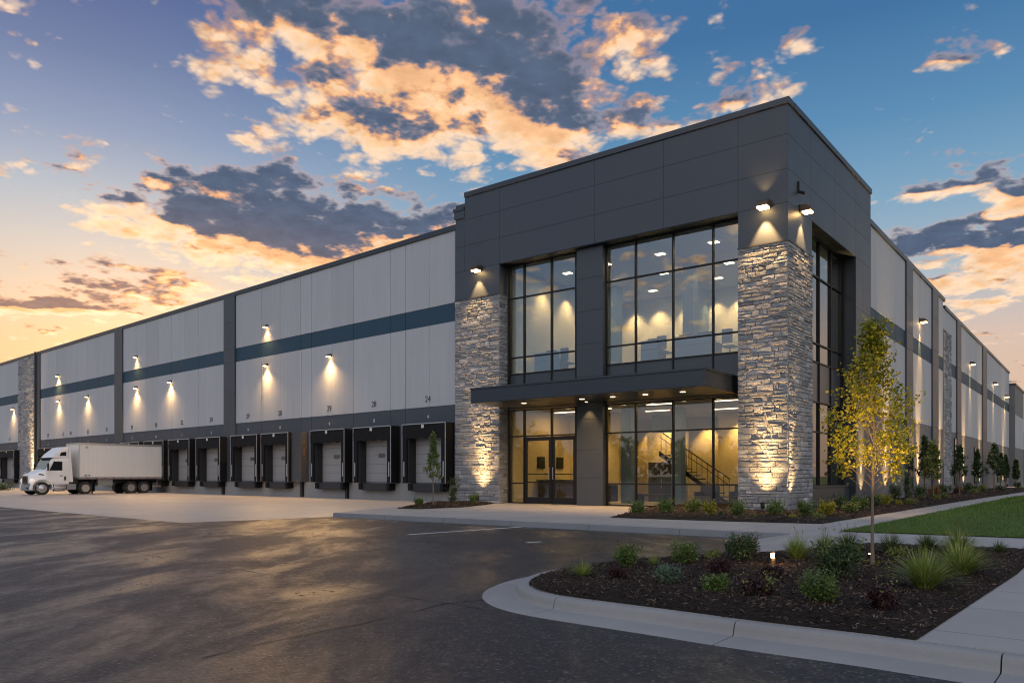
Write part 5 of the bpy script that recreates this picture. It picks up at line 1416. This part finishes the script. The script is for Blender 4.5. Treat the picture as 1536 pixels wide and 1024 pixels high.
# cloud fields: blobs in azimuth/elevation, broken up by noise on the cloud plane; a second sample
# nearer the low sun tells the lit undersides from the dark tops
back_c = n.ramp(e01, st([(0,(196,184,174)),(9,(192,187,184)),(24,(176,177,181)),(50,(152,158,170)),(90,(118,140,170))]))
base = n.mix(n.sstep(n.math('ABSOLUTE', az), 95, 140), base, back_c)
zz = n.math('ADD', Z, .16)
cx = n.new('ShaderNodeCombineXYZ'); n.put(cx.inputs[0], n.math('DIVIDE', X, zz)); n.put(cx.inputs[1], n.math('DIVIDE', Y, zz)); n.put(cx.inputs[2], .37)
pl0 = cx.outputs[0]
BL = [(620,20,240,95,.85),(660,130,250,75,.80),(610,215,200,34,.62),(830,170,150,75,.62),(400,45,80,36,.34),(430,140,60,26,.42),(880,40,120,40,.3),
    (350,275,130,40,1.0),(110,288,120,22,.55),(300,332,170,30,.8),(560,352,200,46,1.0),(390,392,210,34,.95),(90,455,150,28,1.0),(250,430,190,24,.45),(20,503,130,14,.45),(40,245,60,14,.34),
    (1475,372,140,50,1.4),(1390,275,110,26,.7),(1525,270,60,30,.75),(1140,135,75,32,.52),(1235,55,55,26,.46),(1430,95,75,24,.44),(960,185,90,24,.40),(900,262,200,26,.40),(1500,560,150,14,.38),(1430,435,100,24,.5),(1400,500,180,20,.34)]
def blobs(azv, elv):
    acc, grad = 0.0, 0.0        # summed coverage and its fall towards the horizon
    for px, py, wx, wy, w in BL:
        a = math.degrees(math.atan((px-HX)/F_PX)); e = math.degrees(math.atan((HY-py)/F_PX*math.cos(R(a))))
        sa = math.degrees(wx/F_PX)*math.cos(R(a))**2; se = math.degrees(wy/F_PX)*math.cos(R(a))
        u = n.math('MULTIPLY_ADD', azv, 1/sa, -a/sa); v = n.math('MULTIPLY_ADD', elv, 1/se, -e/se)
        q = n.math('MULTIPLY_ADD', v, v, n.math('MULTIPLY', u, u))
        g = n.math('POWER', math.exp(-1), q)
        acc = n.math('MULTIPLY_ADD', g, w, acc)
        grad = n.math('MULTIPLY_ADD', n.math('MULTIPLY', g, v), -2*w/se, grad)
    return acc, grad
wn = n.noise(pl0, 3.0, 3, .5); wn2 = n.noise(n.vmath('ADD', pl0, (7.3,2.1,0)), 3.0, 3, .5)
azw = n.math('ADD', az, n.math('MULTIPLY_ADD', wn, 12, -6)); elw = n.math('ADD', el, n.math('MULTIPLY_ADD', wn2, 6, -3))
else_b = n.math('MULTIPLY', n.math('MULTIPLY', n.sstep(n.math('ABSOLUTE', az), 45, 70), n.sstep(el, 4, 12)), .22)
def density(pl, azv, elv):
    a = n.noise(pl, 6.0, 5, .54, .3)
    v = n.new('ShaderNodeTexVoronoi', feature='F1'); n.put(v.inputs['Vector'], n.vmath('ADD', pl, n.vmath('SCALE', n.new_noise_color(pl), sc_=.07)))
    v.inputs['Scale'].default_value = 12; v.inputs['Detail'].default_value = 2; v.inputs['Roughness'].default_value = .55; v.inputs['Lacunarity'].default_value = 2.3
    bil = n.math('MULTIPLY_ADD', v.outputs['Distance'], -1.0, .56)
    q = n.math('MULTIPLY_ADD', a, 2.1, -1.06)
    q = n.math('MULTIPLY_ADD', bil, .80, q)
    return q
B1_, G1_ = blobs(azw, elw)
N1_ = density(pl0, None, None); N2_ = density(n.vmath('ADD', pl0, (-.018,.050,0)), None, None)
d1 = n.math('ADD', n.math('ADD', B1_, N1_), else_b)
tx = n.noise(pl0, 16, 6, .6, .2)
alpha = n.sstep(d1, .0, .52)
lit = n.math('ADD', n.math('MULTIPLY', G1_, 2.2*1.5), n.math('MULTIPLY', n.math('SUBTRACT', N1_, N2_), 1.0))
shade = n.math('MULTIPLY', n.math('MULTIPLY_ADD', n.sstep(d1, .08, .60), .58, .42), n.sstep(n.math('ADD', n.math('MULTIPLY', lit, .85), n.math('MULTIPLY_ADD', tx, .9, -.42)), .46, -.34))
shade = n.math('ADD', shade, n.math('MULTIPLY', n.sstep(d1, .45, 1.25), .30), clamp=True)
warmth = n.math('MULTIPLY', n.sstep(el, 20, 8), n.sstep(az, 4, -22))
hi = n.ramp(shade, [(0,srgb(250,216,184)),(.2,srgb(250,200,150)),(.38,srgb(236,176,130)),(.52,srgb(196,154,136)),(.68,srgb(138,128,136)),(.86,srgb(102,110,130)),(1,srgb(86,100,124))])
lo = n.ramp(shade, [(0,srgb(255,234,196)),(.2,srgb(255,208,148)),(.40,srgb(246,182,126)),(.6,srgb(216,158,120)),(.82,srgb(184,142,118)),(1,srgb(164,132,118))])
ccol = n.mix(warmth, hi, lo)
ccol = n.vmath('SCALE', ccol, sc_=n.math('MULTIPLY_ADD', tx, .8, .64))
full = n.mix(alpha, base, ccol)
# glare of the low sun, just behind the long roof
ga = n.math('MULTIPLY_ADD', az, 1/11., 25/11.); ge = n.math('MULTIPLY_ADD', el, 1/7., -10/7.)
glare = n.math('POWER', math.e, n.math('MULTIPLY', n.math('MULTIPLY_ADD', ga, ga, n.math('MULTIPLY', ge, ge)), -1))
full = n.vmath('MULTIPLY', full, n.mix(glare, (1,1,1), (1.30,1.18,1.05)))
# the sky overhead and behind the camera is brighter than the piece in view
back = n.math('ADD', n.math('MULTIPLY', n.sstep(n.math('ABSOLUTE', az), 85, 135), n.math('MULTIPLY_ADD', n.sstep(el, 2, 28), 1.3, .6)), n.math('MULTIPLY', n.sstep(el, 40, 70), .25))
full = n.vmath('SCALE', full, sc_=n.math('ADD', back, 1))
wd.cycles.sampling_method = 'MANUAL'; wd.cycles.sample_map_resolution = 256
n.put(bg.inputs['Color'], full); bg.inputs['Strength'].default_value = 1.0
sun = bpy.data.lights.new('sun', 'SUN'); sun.energy = 2.0; sun.angle = R(1.5); sun.color = (1,.62,.32)
so = bpy.data.objects.new('sun', sun); C.objects.link(so)
sd = Vector((math.sin(R(SUN_AZ))*math.cos(R(SUN_EL)), math.cos(R(SUN_AZ))*math.cos(R(SUN_EL)), math.sin(R(SUN_EL))))
so.rotation_euler = (-sd).to_track_quat('-Z','Y').to_euler(); so.location = (0,0,40)

# ------------------------------------------------------------------ CAMERA, RENDER
cam = bpy.data.cameras.new('camera'); co = bpy.data.objects.new('camera', cam); C.objects.link(co)
co.location = (0,0,CAM); co.rotation_euler = (R(90),0,0)
cam.sensor_width = 36; cam.lens = F_PX/1536*36; cam.shift_y = (HY-512)/1536; cam.clip_end = 2000; cam.clip_start = .05
sc.camera = co
sc.view_settings.view_transform = 'Standard'; sc.view_settings.look = 'None'; sc.view_settings.exposure = 0; sc.view_settings.gamma = 1
sc.render.engine = 'CYCLES'
cy = sc.cycles; cy.use_denoising = True; cy.pixel_filter_type = 'BLACKMAN_HARRIS'; cy.filter_width = 1.15; cy.max_bounces = 6; cy.diffuse_bounces = 3; cy.glossy_bounces = 3; cy.transparent_max_bounces = 12
cy.sample_clamp_indirect = 6; cy.use_light_tree = True; cy.caustics_reflective = False; cy.caustics_refractive = False
